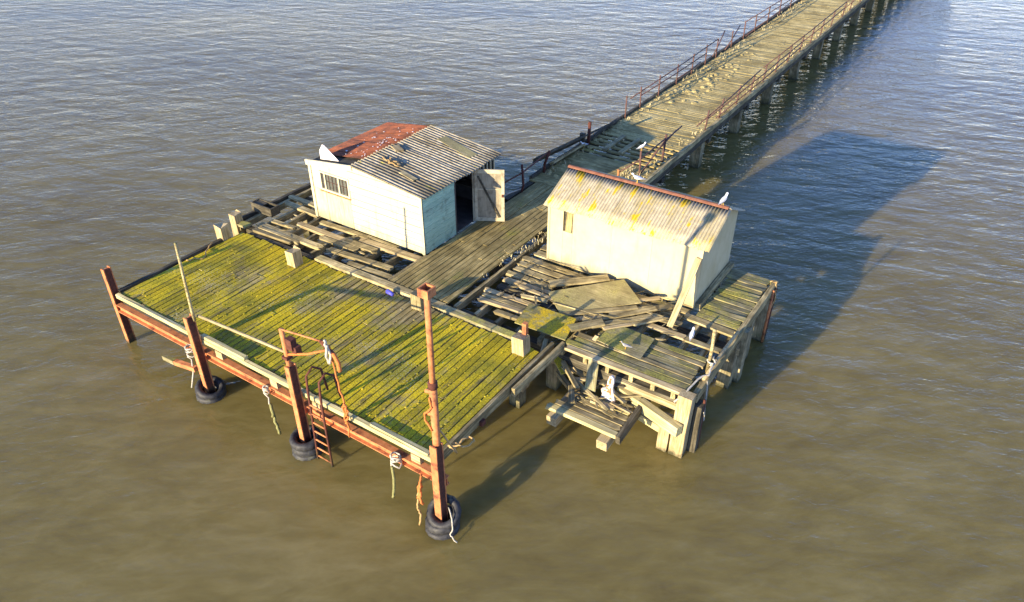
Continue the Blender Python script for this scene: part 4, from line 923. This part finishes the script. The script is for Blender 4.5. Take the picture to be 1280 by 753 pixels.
loose('plank', (-5.75, 13.6, 1.48), (-5.15, 13.5, 1.42), .16, .1, 'fascia', 'yellowish timber right of the white rusted fitting', grp=G2)
loose('plank', (-6.2, 12.98, 1.28), (-5.6, 13.0, 1.27), .12, .07, 'pale', 'short pale batten lying in front of the white rusted fitting', grp=G2)
loose('timber_block', (-7.75, 13.75, 1.5), (-7.75, 14.3, 1.5), .26, .3, 'pale', 'pale square timber end projecting below the deck corner', grp=G2, cat='timber')
loose('plank', (-7.6, 13.62, 1.15), (-6.9, 13.3, 1.0), .14, .1, 'grey', 'broken stub hanging under the lichen-spotted plank', grp=G2)
# white rusted fitting: flared foot, slotted neck
pr = [(-.22, 0), (.20, 0), (.12, .26), (.075, .36), (.085, .60), (.06, .70), (-.01, .74), (-.07, .69), (-.09, .5), (-.10, .34), (-.24, .26), (-.18, .12)]
o = prism('rusted_fitting', [(-5.88 + a, 13.22 + z * .12, 1.22 + z) for a, z in pr], (0, 1, -.1), .1, 'whiterust'); bevel(o, .015)
tag(o, 'white-painted rust-stained iron fitting standing on the fallen decking', 'iron fitting')
for (a, z, w_, h2_) in ((.0, .52, .035, .16), (.03, .3, .03, .1)):
    s_ = wmesh('slot', *box_geo(-5.88 + a - w_ / 2, -5.88 + a + w_ / 2, 13.22 + z * .12 - .02, 13.22 + z * .12 + .0, 1.22 + z, 1.22 + z + h2_), 'rust', o)

# ------------------------------------------------------------------ gulls
def gull(x, y, z, yaw, label, s=1.0, dark=False):
    rings = [(-.30, .045, .010, .006), (-.24, .06, .030, .012), (-.16, .09, .055, .045), (-.06, .115, .075, .075), (.04, .135, .082, .088), (.12, .165, .072, .08), (.165, .215, .05, .058), (.19, .265, .042, .045), (.21, .30, .047, .048), (.245, .315, .040, .042), (.275, .312, .02, .022)]
    V, F = [], []; n = 10
    for (px, pz, ry, rz) in rings:
        for k in range(n):
            a = 2 * math.pi * k / n; V.append((px, ry * math.cos(a), pz + .10 + rz * math.sin(a)))
    for i in range(len(rings) - 1):
        for k in range(n): F.append((i * n + k, i * n + (k + 1) % n, (i + 1) * n + (k + 1) % n, (i + 1) * n + k))
    F.append(tuple(range(n))); F.append(tuple((len(rings) - 1) * n + k for k in range(n)))
    b_ = raw('gull', V, F, 'gull_brown' if dark else 'gull_white', True); b_.location = (x, y, z); b_.rotation_euler = (0, 0, yaw); b_.scale = (s * .68, s * .68, s * .68); col.objects.link(b_)
    tag(b_, label, 'gull', 'gulls resting on the jetty')
    for sd_ in (-1, 1):
        W = [(.12, .072, .30), (.05, .096, .27), (-.1, .088, .215), (-.26, .035, .165), (-.36, .012, .150), (-.24, .02, .195), (-.1, .05, .265), (.03, .05, .305)]
        V = [(a, sd_ * q, c) for a, q, c in W] + [(a, sd_ * (q - .012), c - .012) for a, q, c in W]; m = len(W)
        o = raw('wing', V, [tuple(range(m)), tuple(range(m, 2 * m))] + [(i, (i + 1) % m, m + (i + 1) % m, m + i) for i in range(m)], 'gull_brown' if dark else 'gull_grey'); o.parent = b_; col.objects.link(o)
        g_ = merge(tube_geo([(0, sd_ * .03, 0.0), (-.005, sd_ * .03, .08), (.01, sd_ * .03, .15)], .007, 5), tube_geo([(-.01, sd_ * .03, .006), (.05, sd_ * .035, .004)], .008, 5))
        o = raw('leg', *g_, 'beak'); o.parent = b_; col.objects.link(o)
    o = raw('beak', *tube_geo([(.27, 0, .41), (.31, 0, .405), (.335, 0, .392)], .012, 6, r_end=.004), 'beak'); o.parent = b_; col.objects.link(o)
    return b_
rt = RZ + .10
gull(-7.95, RYm, rt, R(215), 'white gull perched on the middle of the cream hut ridge', 1.0)
gull(-5.38, RYm, rt, R(80), 'white gull perched at the right end of the cream hut ridge', 1.05)
gull(-10.38, 24.2, WT + 1.0, R(60), 'white gull standing on the broken railing post behind the hut', 1.0)
gull(-13.38, 25.35, WT + .0, R(250), 'white gull in shadow at the left edge of the walkway', 1.1)
gull(-6.0, 14.30, H_ + .02, R(200), 'small grey bird standing on the square mossy board', .75, True)
gull(-4.78, 15.72, T + .01, R(100), 'pale bird standing on a plank end over the open joists', .95)

# ------------------------------------------------------------------ small broken timber in the wrecked corner
r = random.Random(31)
for n_, (x, y, z, L, w, a, pitch, m, lab) in enumerate((
    (-7.4, 13.55, 1.62, .9, .14, -35, -12, 'grey', 'splintered grey board end above the fallen decking, left side'),
    (-7.0, 13.3, 1.40, 1.0, .10, 20, 6, 'pale', 'bleached lath lying behind the splintered stick'),
    (-6.9, 13.15, 1.30, .7, .16, -60, 4, 'grey', 'stubby grey board on the left of the fallen decking'),
    (-6.5, 13.45, 1.44, .9, .12, 8, 10, 'darkwood', 'dark wet board behind the mossy leaning timber'),
    (-6.15, 13.5, 1.5, .8, .15, -20, -6, 'grey', 'grey offcut between mossy timber and white fitting'),
    (-5.6, 13.35, 1.42, .55, .13, 35, 5, 'grey', 'short grey offcut right of the white fitting'),
    (-5.75, 13.15, 1.30, .6, .10, -8, 0, 'pale', 'thin pale offcut beside the foot of the white fitting'),
    (-7.6, 13.95, 1.72, .8, .18, -15, -4, 'grey', 'weathered board jammed under the lichen-covered board'),
    (-7.2, 13.75, 1.66, .55, .12, 60, 18, 'mossy', 'mossy broken board poking up below the deck edge'),
    (-6.6, 13.72, 1.62, .9, .14, 0, -3, 'grey', 'grey board lodged in the gap under the sound decking'),
    (-8.05, 13.75, 1.95, .5, .12, -70, -10, 'grey', 'small grey board beside the right edge beam end'),
    (-8.6, 15.1, 2.16, 1.3, .16, 6, 0, 'grey', 'grey board left of the large greenish board'),
    (-7.0, 16.1, 2.2, 1.1, .12, 44, 2, 'pale', 'pale lath between the slanting planks and the wall'),
    (-6.3, 15.35, 2.17, .9, .14, 50, 3, 'grey', 'grey offcut above the square mossy board'),
    (-9.9, 15.3, 2.14, 1.2, .12, -4, 0, 'pale', 'pale lath across the open joists beside the path'),
    (-9.6, 14.9, 2.14, .8, .14, 12, 0, 'grey', 'grey offcut across the joists nearest the path'))):
    ca, sa = math.cos(R(a)), math.sin(R(a)); dz = math.sin(R(pitch)) * L
    loose('offcut', (x, y, z), (x + ca * L, y + sa * L, z + dz), w, .05, m, lab, roll=R(r.uniform(-12, 12)), rag=.06, grp='splintered offcuts in the wrecked corner')

# small cushions of moss standing proud along the deck joints
gs = []; r = random.Random(9)
for _ in range(500):
    k_ = r.randrange(1, nb); x = X0 + pw * k_ + r.gauss(0, .03); y = 8.8 + 4.2 * r.random()
    if math.hypot(x + 12.6, y - 14.3) < 2.2 * r.random() + .6: continue
    s_ = r.uniform(.012, .04); gs.append(clump(x, y, Z + .002, s_, s_ * r.uniform(.15, .35)))
o = wmesh('moss_cushions', *merge(*gs), 'deck'); tag(o, 'tiny cushions of moss dotted along the joints of the landing deck', 'moss', kind='stuff')

# slivers and chips of rotten wood lying about the wreckage
gs = []; r = random.Random(77)
def sliver(x, y, z, L, w, a, p):
    d = Vector((math.cos(a) * math.cos(p), math.sin(a) * math.cos(p), math.sin(p))); n = Vector((-math.sin(a), math.cos(a), 0)); u = d.cross(n)
    c = Vector((x, y, z)); V = []
    for f, k in ((0, .5), (.35, 1), (.8, .7), (1, .1)):
        for sx, sz in ((-1, 0), (1, 0), (1, 1), (-1, 1)):
            V.append(c + d * (L * f + r.uniform(-.02, .02)) + n * (sx * w * k / 2) - u * (sz * w * .45 * k))
    F = [(0, 1, 2, 3), (12, 13, 14, 15)]
    for i in range(3):
        for q in range(4): F.append((i * 4 + q, i * 4 + (q + 1) % 4, i * 4 + 4 + (q + 1) % 4, i * 4 + 4 + q))
    return V, F
for _ in range(150):
    k = r.random()
    if k < .5: x, y, z = r.uniform(-9.2, -5.4), r.uniform(14.6, 16.9), T + r.uniform(.03, .14)
    elif k < .7: x, y, z = r.uniform(-10.7, -9.0), r.uniform(14.2, 16.8), T + r.uniform(.02, .06)
    elif k < .88: x, y, z = r.uniform(-7.0, -5.4), r.uniform(12.7, 13.5), 1.2 + r.uniform(.0, .14)
    else: x, y, z = r.uniform(-19, -14), r.uniform(13.5, 14.9), T + r.uniform(.01, .03)
    gs.append(sliver(x, y, z, r.uniform(.12, .55), r.uniform(.02, .07), r.gauss(.6, .9), r.uniform(-.05, .12)))
o = wmesh('wood_slivers', *merge(*gs), 'grey'); tag(o, 'loose slivers and chips of rotten wood strewn over the wreckage', 'wood chips', kind='stuff')
